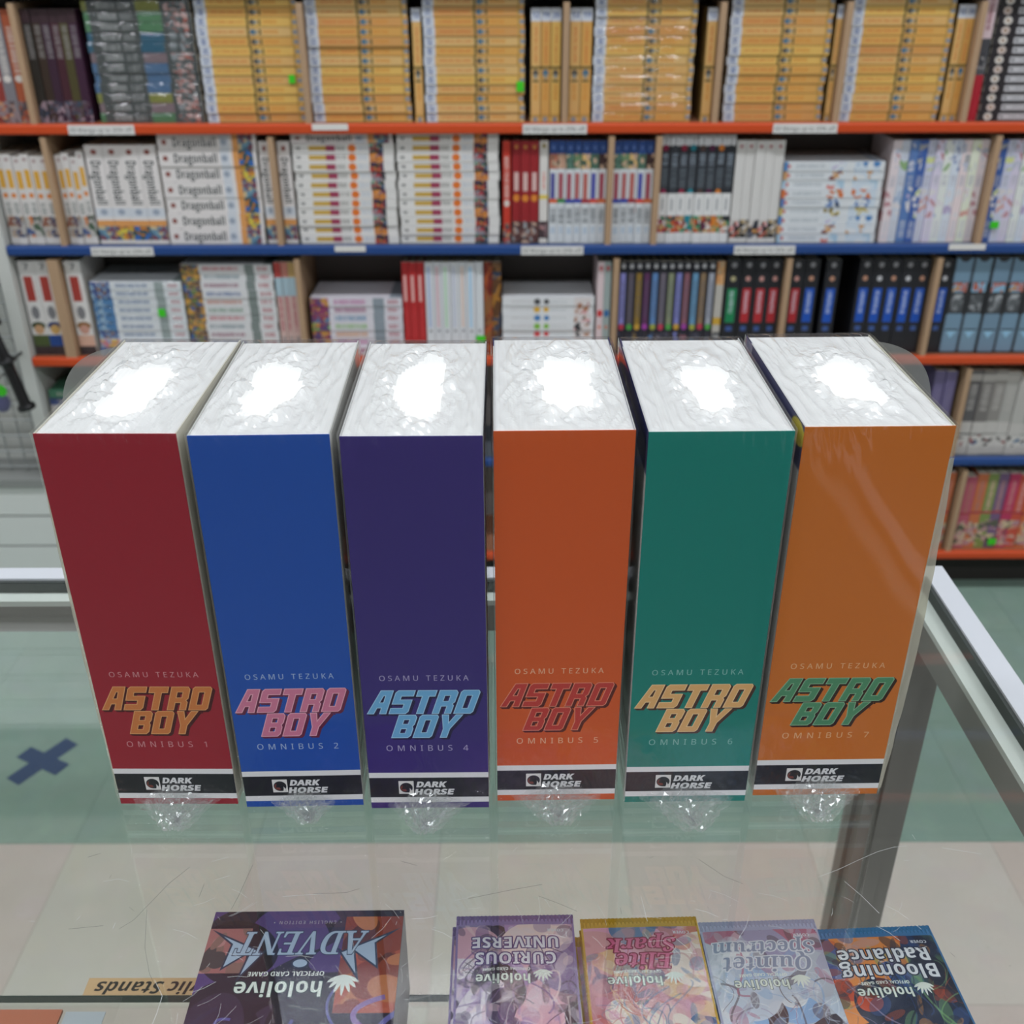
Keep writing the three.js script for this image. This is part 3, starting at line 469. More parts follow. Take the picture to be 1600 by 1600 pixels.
function spaced(x, s, cx, y, size, total, color) {
  x.font = `${size}px sans-serif`; x.fillStyle = color; x.textBaseline = 'middle'; x.textAlign = 'center';
  const ws = [...s].map((c) => Math.max(x.measureText(c).width, size * 0.3)), sum = ws.reduce((a, b) => a + b, 0), gap = (total - sum) / (ws.length - 1);
  let p = cx - total / 2;
  [...s].forEach((c, i) => { x.fillText(c, p + ws[i] / 2, y); p += ws[i] + gap; });
}
const fy = (f) => (1 - f);
function omnibusSpine(o) {
  return tex(canvas(560, 1934, (x, w, h) => {
    x.fillStyle = o.bg; x.fillRect(0, 0, w, h);
    const mm = w / 66;
    spaced(x, 'OSAMU TEZUKA', w / 2, fy(0.396) * h, 40, 47 * mm, o.small);
    const lh = 0.0675 * h, sk = 0.32;
    const rows = [['ASTRO', w / 2 - 31 * mm, fy(0.3612) * h], ['BOY', w / 2 - 19 * mm, fy(0.2895) * h]];
    const lw = 9.9 * mm, st = 11.5 * mm;
    for (const [s, a, b] of rows) for (let k = 13; k >= 1; k--) { word(x, s, a + k * 0.9, b + k * 0.8, lw, lh, st, sk); x.fillStyle = o.under; x.fill('evenodd'); x.lineWidth = 4; x.lineJoin = 'miter'; x.strokeStyle = o.under; x.stroke(); }
    for (const [s, a, b] of rows) { word(x, s, a, b, lw, lh, st, sk); x.fillStyle = o.fill; x.fill('evenodd'); x.lineWidth = 4; x.strokeStyle = o.line; x.stroke(); }
    x.fillStyle = o.under; x.beginPath(); x.arc(w / 2 + 22 * mm, fy(0.285) * h, 4, 0, 7); x.fill();
    spaced(x, 'OMNIBUS ' + o.n, w / 2, fy(0.19) * h, 46, 45 * mm, o.small);
    x.fillStyle = '#e9e9ea'; x.fillRect(0, fy(0.1136) * h, w, 0.095 * h);
    x.fillStyle = '#1b1d24'; x.fillRect(0, fy(0.0973) * h, w, 0.062 * h);
    // publisher's mark: square with a dark head in a round moon, and two lines of italic capitals
    const qx = w / 2 - 17 * mm, qy = fy(0.087) * h, q = 8.4 * mm;
    x.fillStyle = '#e6e4e2'; x.fillRect(qx, qy, q, q * 1.12);
    x.fillStyle = '#1b1d24'; x.beginPath(); x.arc(qx + q * 0.5, qy + q * 0.58, q * 0.42, 0, 7); x.fill();
    x.fillStyle = '#7c3a30'; x.beginPath(); x.arc(qx + q * 0.4, qy + q * 0.62, q * 0.28, 0, 7); x.fill();
    x.fillStyle = '#1b1d24'; x.beginPath(); x.moveTo(qx + q * 0.3, qy + q * 0.3); x.quadraticCurveTo(qx + q * 0.8, qy + q * 0.2, qx + q * 0.86, qy + q * 1.0); x.lineTo(qx + q * 0.5, qy + q * 1.0); x.quadraticCurveTo(qx + q * 0.6, qy + q * 0.6, qx + q * 0.2, qy + q * 0.72); x.fill();
    x.fillStyle = '#e6e4e2'; x.beginPath(); x.moveTo(qx + q * 0.62, qy + q * 1.12); x.quadraticCurveTo(qx + q * 0.78, qy + q * 0.8, qx + q * 0.7, qy + q * 0.6); x.quadraticCurveTo(qx + q * 0.9, qy + q * 0.8, qx + q * 0.84, qy + q * 1.12); x.fill();
    x.save(); x.translate(qx + q * 1.16, qy + q * 0.32); x.transform(1, 0, -0.22, 1, 0, 0); x.font = 'bold 50px sans-serif'; x.textAlign = 'left'; x.textBaseline = 'middle'; x.lineWidth = 3; x.strokeStyle = x.fillStyle = '#e6e6e8';
    for (const [s, yy, ww] of [['DARK', 0, 140], ['HORSE', 46, 188]]) { x.save(); x.translate(0, yy); x.scale(ww / x.measureText(s).width, 0.92); x.fillText(s, 0, 0); x.strokeText(s, 0, 0); x.restore(); }
    x.restore();
    if (o.n === '7') { x.fillStyle = '#a04030'; x.beginPath(); x.arc(w / 2 + 20 * mm, fy(0.272) * h, 5, 0, 7); x.fill(); }
  }));
}
const bodyFilm = film(0.05);
const foldFilm = film(0.2, { color: 0xf0f1f2 }), tailFilm = film(0.07, { color: 0xfafbfb, transmission: 0.94 });
const pageTop = tex(canvas(512, 64, (x, w, h) => { x.fillStyle = '#ecebe8'; x.fillRect(0, 0, w, h); for (let i = 0; i < 300; i++) { x.globalAlpha = rr(0.04, 0.2); x.fillStyle = pick(['#d8d6d0', '#ffffff', '#e4e2dc']); x.fillRect(rr(0, w), 0, rr(0.5, 2.5), h); } }));
const omniPages = std(0xffffff, 0.85, { map: pageTop });
const N2 = (x, y) => Math.sin(x * 1.7 + 1.3 * Math.sin(y * 0.9)) * Math.cos(y * 1.3 + 0.7 * x) + 0.5 * Math.sin(3.1 * x - 2.3 * y) + 0.35 * Math.sin(5.7 * y + 4.1 * x);
// folded film on the head of a volume, torn open in the middle
function topFold(w, k) {
  const nx = 44, nz = 60, pos = [], idx = [], hole = { cx: rr(-0.003, 0.003), cz: -DP * rr(0.4, 0.46), ax: rr(0.011, 0.0155), az: rr(0.03, 0.04), f: rr(0, 6) };
  for (let j = 0; j <= nz; j++) for (let i = 0; i <= nx; i++) {
    const u = i / nx - 0.5, v = j / nz, x = u * (w + 0.001), z = 0.0006 - v * (DP + 0.001);
    const edge = Math.min(1, Math.min(0.5 - Math.abs(u), Math.min(v, 1 - v) * 2) * 9);
    const ridge = Math.abs(Math.sin(x * 480 + 1.8 * N2(z * 30 + k, x * 30))) ** 4 * 0.0017 * Math.min(1, (Math.abs(u) - 0.1) * 4);
    const crump = Math.abs(N2(x * 95 + k * 3, z * 55 + k)) * 0.002 + Math.abs(N2(x * 240, z * 170 + 2 * k)) * 0.0005;
    const near = Math.exp(-Math.pow(Math.hypot((x - hole.cx) / hole.ax, (z - hole.cz) / hole.az) - 1.25, 2) * 6);
    pos.push(x, 0.0004 + edge * (Math.max(0, ridge) + crump * (0.14 + 1.3 * near)), z);
  }
  const inHole = (x, z) => { const a = Math.atan2(z - hole.cz, x - hole.cx); return Math.pow(Math.abs((x - hole.cx) / hole.ax), 3) + Math.pow(Math.abs((z - hole.cz) / hole.az), 3) < 1 + 0.35 * Math.sin(3 * a + hole.f) + 0.2 * Math.sin(7 * a + k); };
  for (let j = 0; j < nz; j++) for (let i = 0; i < nx; i++) {
    const a = j * (nx + 1) + i; if (inHole(pos[a * 3], pos[a * 3 + 2])) continue;
    idx.push(a, a + 1, a + nx + 1, a + 1, a + nx + 2, a + nx + 1);
  }
  const g = new THREE.BufferGeometry(); g.setAttribute('position', new THREE.Float32BufferAttribute(pos, 3)); g.setIndex(idx);
  const f = g.toNonIndexed(); f.computeVertexNormals(); return f;
}
// crumpled seal lying on the glass in front of the foot
function tail(w, len, off, k) {
  const sheets = [];
  for (let l = 0; l < 3; l++) {
    const n = 30, m = 17, pos = [], idx = [], q = k + l * 5.3, L = len * (1 - l * 0.17), W = w * (1.08 - l * 0.14);
    for (let j = 0; j <= m; j++) for (let i = 0; i <= n; i++) {
      const v = j / m, u = i / n - 0.5, half = W * 0.5 * (1 - v * (0.8 + 0.12 * l)), c = Math.exp(-u * u * 9);
      pos.push(off * v + u * 2 * half + 0.0012 * N2(i * 1.3 + q, j) + rr(-0.0004, 0.0004), rr(0, 0.0011) + 0.0004 + 0.0022 * Math.abs(N2(i * 1.9 + q, j * 2.1)) * (0.4 + v * (1.3 - v)) + Math.pow(1 - v, 1.7) * (0.004 + 0.011 * c) * (1 - 0.2 * l), 0.0022 + v * L + Math.abs(0.0016 * N2(i * 1.1 + q, j * 1.7)));
    }
    for (let j = 0; j < m; j++) for (let i = 0; i < n; i++) { const a = j * (n + 1) + i; idx.push(a, a + n + 1, a + 1, a + 1, a + n + 1, a + n + 2); }
    const g = new THREE.BufferGeometry(); g.setAttribute('position', new THREE.Float32BufferAttribute(pos, 3)); g.setIndex(idx);
    const f = g.toNonIndexed(); f.computeVertexNormals(); sheets.push(f);
  }
  return mergeGeometries(sheets);
}
// film drawn round spine, covers and fore edge
function sleeve(w, k) {
  const o = 0.0009, r = 0.0012, x = w / 2 + o, zf = o, zb = -DP - o, prof = [];
  const seg = (ax, az, bx_, bz, n) => { for (let i = 0; i < n; i++) prof.push([ax + (bx_ - ax) * i / n, az + (bz - az) * i / n]); };
  const arc = (cx, cz, a, b) => { for (let i = 0; i < 4; i++) { const t = (a + (b - a) * i / 4) * R; prof.push([cx + r * Math.cos(t), cz + r * Math.sin(t)]); } };
  seg(-x + r, zf, x - r, zf, 60); arc(x - r, zf - r, 90, 0); seg(x, zf - r, x, zb + r, 20); seg(x, zb + r, x - r, zb, 1); seg(x - r, zb, -x + r, zb, 8); seg(-x + r, zb, -x, zb + r, 1); seg(-x, zb + r, -x, zf - r, 20); arc(-x + r, zf - r, 180, 90);
  prof.push(prof[0]);
  let per = [0]; for (let i = 1; i < prof.length; i++) per.push(per[i - 1] + Math.hypot(prof[i][0] - prof[i - 1][0], prof[i][1] - prof[i - 1][1]));
  const m = 84, pos = [], uv = [], idx = [], n = prof.length;
  for (let j = 0; j <= m; j++) for (let i = 0; i < n; i++) {
    const f = j / m, y = 0.0005 + (H + 0.0005) * (0.35 * f + 0.65 * f * f), [a, b] = prof[i];
    // slack creases fan out above the sealed foot and, less, under the head
    const foot = Math.exp(-y / 0.016), head = Math.exp(-(H - y) / 0.007), q = 0.00003 * N2(a * 60 + k, y * 26 + b * 40) + 0.0008 * (foot + 0.4 * head) * Math.pow(Math.abs(Math.sin(a * 210 + 2.2 * N2(a * 70 + k, y * 60) + (a * y) * 9000)), 5) + 0.0003 * foot * Math.abs(N2(a * 400 + k, y * 330));
    pos.push(a + Math.sign(a) * (Math.abs(a) > w / 2 ? q : 0), y, b + (b > -0.001 ? q + 0.0002 : 0)); uv.push(per[i] / 0.1, y / H + k * 0.0);
  }
  for (let j = 0; j < m; j++) for (let i = 0; i < n - 1; i++) { const a = j * n + i; idx.push(a, a + 1, a + n, a + 1, a + n + 1, a + n); }
  const g = new THREE.BufferGeometry(); g.setAttribute('position', new THREE.Float32BufferAttribute(pos, 3)); g.setAttribute('uv', new THREE.Float32BufferAttribute(uv, 2)); g.setIndex(idx); g.computeVertexNormals(); return g;
}
// rounded ear of film standing off the back corner
function ear(s, w) {
  const sh = new THREE.Shape(); sh.moveTo(0, 0.004); sh.bezierCurveTo(s * 0.02, 0.004, s * 0.036, -0.012, s * 0.038, -0.04); sh.lineTo(s * 0.037, -0.12); sh.bezierCurveTo(s * 0.03, -0.16, 0, -0.17, 0, -0.17);
  const g = new THREE.ShapeGeometry(sh, 20), p = g.attributes.position;
  for (let i = 0; i < p.count; i++) p.setZ(i, -DP + 0.012 + 0.004 * Math.sin(p.getX(i) * 80 * s));
  g.translate(s * (w / 2 + 0.0008), H - 0.004, 0); g.computeVertexNormals(); return g;
}
const lipFilm = film(0.3, { color: 0xd6d2c0, transmission: 0.45 });
const earFilm = film(0.35, { color: 0xd4d6d4, transmission: 0.72 });
const VOLS = [
  { n: '1', x: -0.1884, d: 0.4453, yaw: -0.33, w: 0.0663, bg: '#9c1a2e', small: '#c98f92', fill: '#cf7c40', line: '#dda36a', under: '#4a1018', color: 'red', title: 'orange', sideL: '#d8d2c0', sideR: '#d9d5c6', tail: [0.045, 0.019, 0.003] },
  { n: '2', x: -0.1169, d: 0.4434, yaw: 1.27, w: 0.0654, bg: '#1a50ac', small: '#a9bad8', fill: '#d47c9a', line: '#eab0c0', under: '#6a2444', color: 'blue', title: 'pink', sideL: '#d5d5d0', sideR: '#d5d5d0', tail: [0.034, 0.012, 0.004] },
  { n: '4', x: -0.0463, d: 0.4418, yaw: 0.41, w: 0.0659, bg: '#3a2a76', small: '#b0aac8', fill: '#6fb0dc', line: '#a8d2ec', under: '#241a44', color: 'purple', title: 'light blue', sideL: '#d2d2d0', sideR: '#d2d2d0', tail: [0.042, 0.018, -0.002] },
  { n: '5', x: 0.0246, d: 0.4477, yaw: 0.93, w: 0.0663, bg: '#d25820', small: '#e6b494', fill: '#c03a34', line: '#e08c74', under: '#5c1c18', color: 'orange-red', title: 'red', sideL: '#2c3060', sideR: '#2c3060', tail: [0.048, 0.018, 0.001] },
  { n: '6', x: 0.0974, d: 0.4463, yaw: 0.74, w: 0.068, bg: '#088074', small: '#8fbcb4', fill: '#e4b070', line: '#f0cf9c', under: '#4a2a20', color: 'teal', title: 'cream', sideL: '#2c3060', sideR: '#d2d2d0', tail: [0.05, 0.021, 0.002] },
  { n: '7', x: 0.1725, d: 0.4516, yaw: 0.9, w: 0.071, bg: '#cc7022', small: '#e2b084', fill: '#4f9068', line: '#88b894', under: '#33180f', color: 'golden orange', title: 'green', sideL: '#2c3060', sideR: '#cfccb8', tail: [0.046, 0.02, -0.003] },
];
VOLS.forEach((o, k) => {
  const t = thing('omnibus_book', `thick shrink-wrapped omnibus with ${o.color} spine and ${o.title} title on the glass`, 'book', [o.x, TOP + 0.0003, o.d], o.yaw * R, 'wrapped omnibus volumes in a row');
  const c = 0.0006, w = o.w;
  const cov = mesh('cover', (() => { const g = new THREE.BoxGeometry(w, H, c); g.translate(0, H / 2, -c / 2); return g; })(), std(0xffffff, 0.3, { map: omnibusSpine(o) }), t);
  cov.userData.label = `${o.color} printed spine`;
  const cream = std(0xd6d4ca, 0.4);
  for (const s of [-1, 1]) {
    const g = new THREE.BoxGeometry(c, H, DP - c); g.translate(s * (w / 2 - c / 2), H / 2, -(DP + c) / 2);
    const col = s < 0 ? o.sideL : o.sideR;
    let m = cream;
    if (col === '#2c3060') m = std(0xffffff, 0.4, { map: tex(canvas(128, 256, (x, W, h) => { x.fillStyle = '#d2d2ce'; x.fillRect(0, 0, W, h); x.fillStyle = col; x.beginPath(); x.moveTo(0, 0); x.lineTo(W, 0); x.lineTo(W, h * 0.1); x.lineTo(0, h * 0.1); x.fill(); x.fillRect(0, 0, W, h * 0.085); x.fillStyle = '#c8b838'; x.beginPath(); x.ellipse(s < 0 ? W - 10 : 10, h * 0.03, 12, 7, 0, 0, 7); if (o.n === '7') x.fill(); })) });
    else m = std(new THREE.Color(col), 0.4);
    mesh('board', g, m, t);
  }
  const pb = new THREE.BoxGeometry(w - 2 * c, H - 0.001, DP - 0.002); pb.translate(0, (H - 0.001) / 2 + 0.0003, -(DP - 0.002) / 2 - c);
  mesh('page_block', pb, omniPages, t);
  const sl = mesh('shrink_wrap', sleeve(w, k * 1.7), bodyFilm, t);
  const tf = mesh('top_fold', topFold(w, k * 2.3), foldFilm, sl); tf.position.y = H + 0.0004;
  mesh('seal_tail', tail(o.tail[0], o.tail[1], o.tail[2], k * 3.1), tailFilm, sl);
  const seam = (s, wd, y1) => { // heat-sealed lip of the film along one edge of the spine
    const g = new THREE.PlaneGeometry(wd, y1, 3, 40), p = g.attributes.position;
    for (let i = 0; i < p.count; i++) { const u = p.getX(i) / wd + 0.5, v = p.getY(i) / y1 + 0.5; p.setXYZ(i, s * (w / 2 + 0.001 + u * wd * (0.25 + 0.75 * Math.sin(Math.PI * Math.min(1, 0.12 + (1 - v) * 0.8)))), 0.0006 + v * y1, -0.003 - 0.0012 * u + 0.0004 * N2(v * 14 + k, u * 3)); }
    g.computeVertexNormals(); mesh('sealed_lip', g, lipFilm, sl);
  };
  if (o.n === '1') { mesh('wrap_ear', ear(-1, w), earFilm, sl); seam(-1, 0.0028, 0.2); }
  if (o.n === '7') seam(1, 0.0062, 0.21);
  if (o.n === '7') mesh('wrap_ear', ear(1, w), earFilm, sl);
});

// ---------------------------------------------------------------- goods on the glass shelf inside the case
const SH = TOP - 0.14;
function emblem(x, cx, cy, r, col) { // fan of curved feathers
  x.fillStyle = col;
  for (let i = -3; i <= 3; i++) { x.save(); x.translate(cx, cy + r * 0.85); x.rotate(i * 0.36); x.beginPath(); x.moveTo(0, 0); x.quadraticCurveTo(-r * 0.3, -r * 0.9, 0, -r * (1.75 - Math.abs(i) * 0.16)); x.quadraticCurveTo(r * 0.3, -r * 0.9, 0, 0); x.fill(); x.restore(); }
}
function maker(x, cx, cy, s) {
  x.textAlign = 'left'; x.textBaseline = 'middle'; x.fillStyle = '#eef0ee'; x.strokeStyle = '#2c4c46'; x.lineWidth = s * 0.06;
  emblem(x, cx - s * 2.0, cy, s * 0.62, '#e4ece6');
  x.font = `bold ${s}px sans-serif`; x.strokeText('hololive', cx - s * 1.2, cy - s * 0.14); x.fillText('hololive', cx - s * 1.2, cy - s * 0.14);
  x.font = `bold ${s * 0.32}px sans-serif`; x.fillText('OFFICIAL CARD GAME', cx - s * 1.15, cy + s * 0.6, s * 3.6);
}
const PW = 0.068, PL = 0.125;
function packArt(o) {
  return tex(canvas(544, 1000, (x, w, h) => { // upright for the customer: title near the foot
    blobs(x, 0, 0, w, h, o.pal, 34, 0.8); x.globalAlpha = 0.45; for (let i = 0; i < 150; i++) { x.fillStyle = pick(o.pal); x.beginPath(); x.ellipse(rr(0, w), rr(0, h), rr(8, 70), rr(8, 46), rr(0, 3), 0, 7); x.fill(); }
    for (let i = 0; i < 90; i++) { x.globalAlpha = rr(0.3, 0.7); x.strokeStyle = pick(o.pal); x.lineWidth = rr(2, 9); x.beginPath(); const a = rr(0, w), b = rr(0, h * 0.7); x.moveTo(a, b); x.bezierCurveTo(a + rr(-160, 160), b + rr(0, 90), a + rr(-160, 160), b + rr(60, 220), a + rr(-100, 100), b + rr(80, 260)); x.stroke(); }
    x.globalAlpha = 1; maker(x, w * 0.52, h * 0.68, 64);
    x.textAlign = 'center'; x.textBaseline = 'middle';
    o.title.forEach((s, i) => { const f = o.font.replace('$', o.size[i]); x.font = f; x.lineWidth = 12; x.lineJoin = 'round'; x.strokeStyle = o.edge; x.strokeText(s, w / 2, h * (0.775 + i * 0.085), w * 0.86); x.fillStyle = o.ink; x.fillText(s, w / 2, h * (0.775 + i * 0.085), w * 0.86); });
    x.font = 'bold 24px sans-serif'; x.fillStyle = '#dfe4ee'; x.fillText('COVER', w * 0.16, h * 0.93);
    x.fillStyle = o.rim; x.fillRect(0, 0, 10, h); x.fillRect(w - 10, 0, 10, h); x.fillRect(0, h - 34, w, 34);
  }));
}
function packGeo() {
  const nx = 16, nz = 28, pos = [], uv = [], idx = [], V = (nx + 1) * (nz + 1);
  for (const s of [1, -1]) for (let j = 0; j <= nz; j++) for (let i = 0; i <= nx; i++) {
    const u = i / nx, v = j / nz, e = Math.min(1, Math.min(v, 1 - v) * 8) * Math.pow(1 - Math.pow(2 * u - 1, 4), 0.7);
    pos.push((u - 0.5) * PW, 0.0031 + s * (0.00018 + 0.0024 * e + (s > 0 ? 0.00035 * e * N2(u * 7, v * 11) : 0)), (v - 0.5) * PL); uv.push(u, 1 - v);
  }
  for (let j = 0; j < nz; j++) for (let i = 0; i < nx; i++) { const a = j * (nx + 1) + i; idx.push(a, a + nx + 1, a + 1, a + 1, a + nx + 1, a + nx + 2); const b = a + V; idx.push(b, b + 1, b + nx + 1, b + 1, b + nx + 2, b + nx + 1); }
  const rim = (list) => { for (let i = 0; i + 1 < list.length; i++) { const a = list[i], b = list[i + 1]; idx.push(a, b, a + V, b, b + V, a + V); } };
  const row = (j) => Array.from({ length: nx + 1 }, (_, i) => j * (nx + 1) + i), col = (i) => Array.from({ length: nz + 1 }, (_, j) => j * (nx + 1) + i);
  rim(row(0).reverse()); rim(row(nz)); rim(col(0)); rim(col(nx).reverse());
  const g = new THREE.BufferGeometry(); g.setAttribute('position', new THREE.Float32BufferAttribute(pos, 3)); g.setAttribute('uv', new THREE.Float32BufferAttribute(uv, 2)); g.setIndex(idx); g.computeVertexNormals(); return g;
}
// pressed seal: a strip with a zigzag of fine ridges
function crimpGeo() { const g = new THREE.PlaneGeometry(PW, 0.0065, 60, 1); g.rotateX(-Math.PI / 2); const p = g.attributes.position; for (let i = 0; i < p.count; i++) p.setY(i, 0.0031 + (Math.round((p.getX(i) / PW + 0.5) * 60) % 2 ? 0.0005 : 0)); g.computeVertexNormals(); return g; }
const PG = packGeo(), CG = crimpGeo();
const packs = [
  { title: ['CURIOUS', 'UNIVERSE'], font: 'bold $px sans-serif', size: [84, 84], ink: '#e6e4f0', edge: '#54407c', rim: '#8c78b0', pal: ['#8d7aa8', '#d8a8bc', '#e6dce8', '#4c3c5c', '#b090c4', '#f0d8d8', '#6c4c8c', '#33283c'], px: 806, py: 1432, yaw: 181, label: 'purple card pack with white lettering and pale pink print', crimp: 0x8670a8 },
  { title: ['Elite', 'Spark'], font: 'bold italic $px serif', size: [110, 104], ink: '#d86a94', edge: '#8c2848', rim: '#c9a034', pal: ['#c48490', '#d8a0a8', '#e8d8d0', '#6c84b0', '#c0504c', '#e0b890', '#e0a4c4', '#4c5c8c'], px: 1001, py: 1436, yaw: 181.5, label: 'pink card pack with gold rim', crimp: 0xd4a830 },
  { title: ['Quintet', 'Spectrum'], font: 'bold italic $px serif', size: [104, 100], ink: '#8c98b4', edge: '#d8dce8', rim: '#a8accc', pal: ['#b8c0d0', '#d8dce8', '#b4708c', '#8cb0dc', '#4c4450', '#c4d0e4', '#a09cc0', '#e0e4ec'], px: 1188, py: 1441, yaw: 182, label: 'silver blue card pack with lilac rim', crimp: 0xb4b8dc },
  { title: ['Blooming', 'Radiance'], font: 'bold $px sans-serif', size: [96, 96], ink: '#e2e6ee', edge: '#26304c', rim: '#3c74a8', pal: ['#24304c', '#2c4c84', '#c44c34', '#1c2438', '#e08c4c', '#3c5c9c', '#7cae70', '#16203a', '#b8a4c0'], px: 1370, py: 1452, yaw: 182.5, label: 'dark blue card pack with white lettering', crimp: 0x3c80b8 },
];
packs.forEach((o) => {
  const [x, d] = onPlane(o.px, o.py, -0.07), cd = d - PL / 2;
  const cart = thing('card_carton', `closed carton under the ${o.label.split(' with ')[0]}`, 'box', [x, SH + 0.0002, cd], 0);
  mesh('body', bx(-PW / 2 + 0.002, PW / 2 - 0.002, 0, 0.05, -PL / 2 + 0.003, PL / 2 - 0.004), std(new THREE.Color(o.pal[0]), 0.5), cart);
  mesh('lid', bx(-PW / 2 + 0.0015, PW / 2 - 0.0015, 0.05, 0.0515, -PL / 2 + 0.0025, PL / 2 - 0.0035), std(new THREE.Color(o.pal[2]), 0.5), cart);
  const m = new THREE.MeshPhysicalMaterial({ map: packArt(o), roughness: 0.3, metalness: 0.25, clearcoat: 0.8, clearcoatRoughness: 0.12 }), cm = std(o.crimp, 0.25, { metalness: 0.6 });
  for (let k = 0; k < 3; k++) {
    const t = thing('card_pack', o.label + [' at the bottom of its stack', ' in the middle of its stack', ' on top of its stack'][k], 'card pack', [x + (k === 2 ? 0 : rr(-0.0035, 0.001)), SH + 0.0519 + k * 0.0062, cd + (k === 2 ? 0 : rr(-0.004, -0.001))], (o.yaw + (k === 2 ? 0 : rr(-1, 1))) * R, 'card packs in the case');
    mesh('pouch', PG, m, t);
    for (const s of [-1, 1]) { const c = mesh('crimp', CG, cm, t); c.position.z = s * (PL / 2 - 0.0005); }
  }
});
// dark card box with jagged silver title
{
  const [xa, da] = onPlane(340, 1415, -0.07), [xb] = onPlane(632, 1428, -0.07), w = xb - xa, L = 0.15;
  const art = tex(canvas(640, 870, (x, W, h) => {
    x.fillStyle = '#251f2c'; x.fillRect(0, 0, W, h);
    blobs(x, 0, 0, W, h, ['#28212f', '#2c2434', '#3c3048', '#241d29', '#57427c', '#2e2838'], 90);
    blobs(x, 0, h * 0.55, W * 0.3, h * 0.42, ['#8c3c2c', '#b4543a', '#5c2824', '#c07850', '#8c4436'], 40);
    blobs(x, W * 0.78, h * 0.72, W * 0.22, h * 0.2, ['#a86c6c', '#8c6a64', '#b88484', '#4c4448'], 14);
    for (let i = 0; i < 24; i++) { x.strokeStyle = pick(['#5c5a9c', '#8c6ca8', '#3c3450', '#6a4c80']); x.lineWidth = rr(4, 18); x.beginPath(); const a = rr(0, W), b = rr(0, h * 0.5); x.moveTo(a, b); x.bezierCurveTo(a + rr(-120, 120), b + 40, a + rr(-120, 120), b + 90, a + rr(-90, 90), b + rr(60, 160)); x.stroke(); }
    maker(x, W * 0.5, h * 0.665, 74);
    // jagged ADVENT lettering with long spikes
    x.fillStyle = '#a9bcd4'; x.strokeStyle = '#2c3850'; x.lineWidth = 6;
    const cy = h * 0.845; x.font = 'bold italic 128px serif'; x.textAlign = 'center'; x.textBaseline = 'middle';
    for (const s of [-1, 1]) { x.beginPath(); x.moveTo(W / 2 + s * 130, cy - 30); x.lineTo(W / 2 + s * 292, cy + 48); x.lineTo(W / 2 + s * 236, cy + 2); x.lineTo(W / 2 + s * 250, cy - 92); x.lineTo(W / 2 + s * 170, cy - 28); x.lineTo(W / 2 + s * 190, cy - 130); x.lineTo(W / 2 + s * 116, cy - 20); x.closePath(); x.fill(); x.stroke(); }
    x.strokeText('ADVENT', W / 2, cy + 6, 420); x.fillText('ADVENT', W / 2, cy + 6, 420);
    x.beginPath(); x.ellipse(W / 2, cy - 74, 26, 18, 0, 0, 7); x.fill(); x.stroke();
    x.font = '20px serif'; x.fillStyle = '#b8b4b8'; spaced(x, '• ENGLISH EDITION •', W / 2, h * 0.945, 18, 230, '#b8b4b8');
  }));
  const t = thing('card_box', 'dark card game box with jagged silver title on the glass shelf', 'box', [(xa + xb) / 2, SH + 0.0002, da - L / 2 - 0.003], 180.6 * R);
  const bod = new RoundedBoxGeometry(w, 0.068, L, 2, 0.001); bod.translate(0, 0.034, 0);
  mesh('body', bod, std(0xa4a3a6, 0.4), t);
  const lid = new THREE.BoxGeometry(w - 0.0004, 0.0012, L - 0.0004); lid.translate(0, 0.0688, 0);
  const side = std(0x2c2630, 0.4);
  mesh('lid', lid, [side, side, new THREE.MeshPhysicalMaterial({ map: art, roughness: 0.32, clearcoat: 0.5, clearcoatRoughness: 0.1 }), side, side, side], t);
}
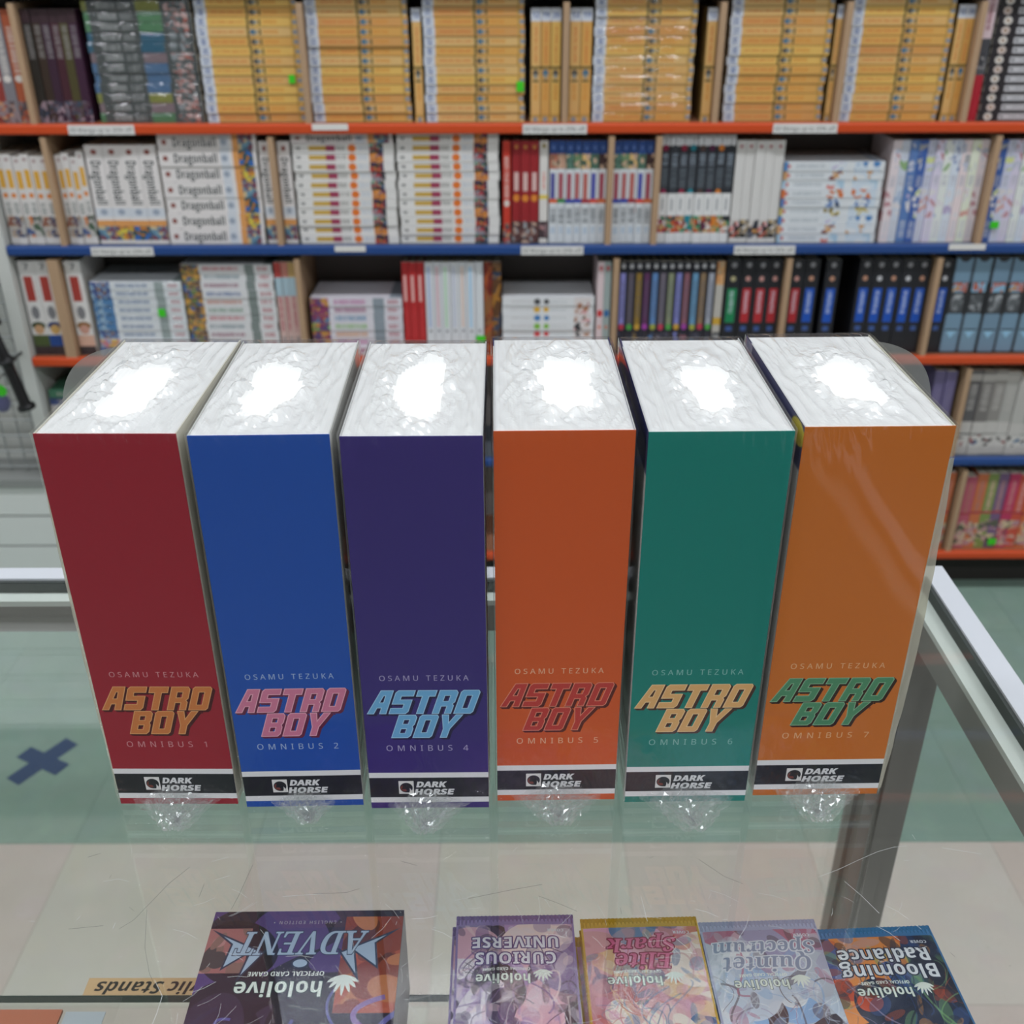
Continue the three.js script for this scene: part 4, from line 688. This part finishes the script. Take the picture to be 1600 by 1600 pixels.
// shelf label and a bagged orange card
{
  const lab = tex(canvas(760, 72, (x, w, h) => { x.fillStyle = '#c8a67c'; x.fillRect(0, 0, w, h); for (let i = 0; i < 60; i++) { x.globalAlpha = 0.12; x.fillStyle = pick(['#b08c60', '#dcc09c']); x.fillRect(rr(0, w), rr(0, h), rr(20, 120), rr(1, 3)); } x.globalAlpha = 1; x.fillStyle = '#1c1612'; x.font = 'bold italic 60px sans-serif'; x.textBaseline = 'middle'; x.textAlign = 'right'; x.scale(1.1, 1); x.fillText('Acrylic Stands', (w - 34) / 1.1, h / 2 + 2); }));
  const [xa, d] = onPlane(120, 1556, -0.142), wl = 0.15;
  const g = new THREE.BoxGeometry(wl, 0.001, 0.0145), pm = std(0xc0a078, 0.6);
  const o = mesh('shelf_label', g, [pm, pm, std(0xffffff, 0.6, { map: lab }), pm, pm, pm]);
  o.position.set(xa + wl / 2 + 0.002, SH - 0.0035, -(0.4274 + 0.0074)); o.rotation.y = Math.PI; o.rotation.x = 0;
  tag(o, 'tan handwritten strip label on the edge of the glass shelf', 'label');
  const [cx, cd] = onPlane(97, 1578, -0.139);
  const t = thing('bagged_card', 'orange card with silver marks in a clear bag', 'card', [cx, SH + 0.0002, cd]);
  const art = tex(canvas(256, 256, (x, w, h) => { x.fillStyle = '#b8694a'; x.fillRect(0, 0, w, h); x.fillStyle = '#4c4a52'; for (const a of [60, 140]) { x.beginPath(); x.moveTo(a, 235); x.lineTo(a + 36, 190); x.lineTo(a + 70, 195); x.lineTo(a + 44, 245); x.fill(); } x.fillStyle = '#c8ccd0'; for (const a of [76, 156]) { x.beginPath(); x.moveTo(a, 232); x.lineTo(a + 24, 204); x.lineTo(a + 38, 206); x.lineTo(a + 20, 236); x.fill(); } }));
  const cg = new THREE.BoxGeometry(0.075, 0.002, 0.09), e = std(0x9a5840, 0.5); cg.translate(-0.0375, 0.0012, 0.045);
  mesh('card', cg, [e, e, std(0xffffff, 0.45, { map: art }), e, e, e], t).rotation.y = 0;
  mesh('backing', bx(0.002, 0.026, 0.0001, 0.0008, -0.09, -0.0005), std(0xb4bcc4, 0.5), t);
  mesh('bag', bx(-0.08, 0.034, 0.0028, 0.003, -0.1, 0.008), film(0.1), t);
}
renderer.render(scene, camera);
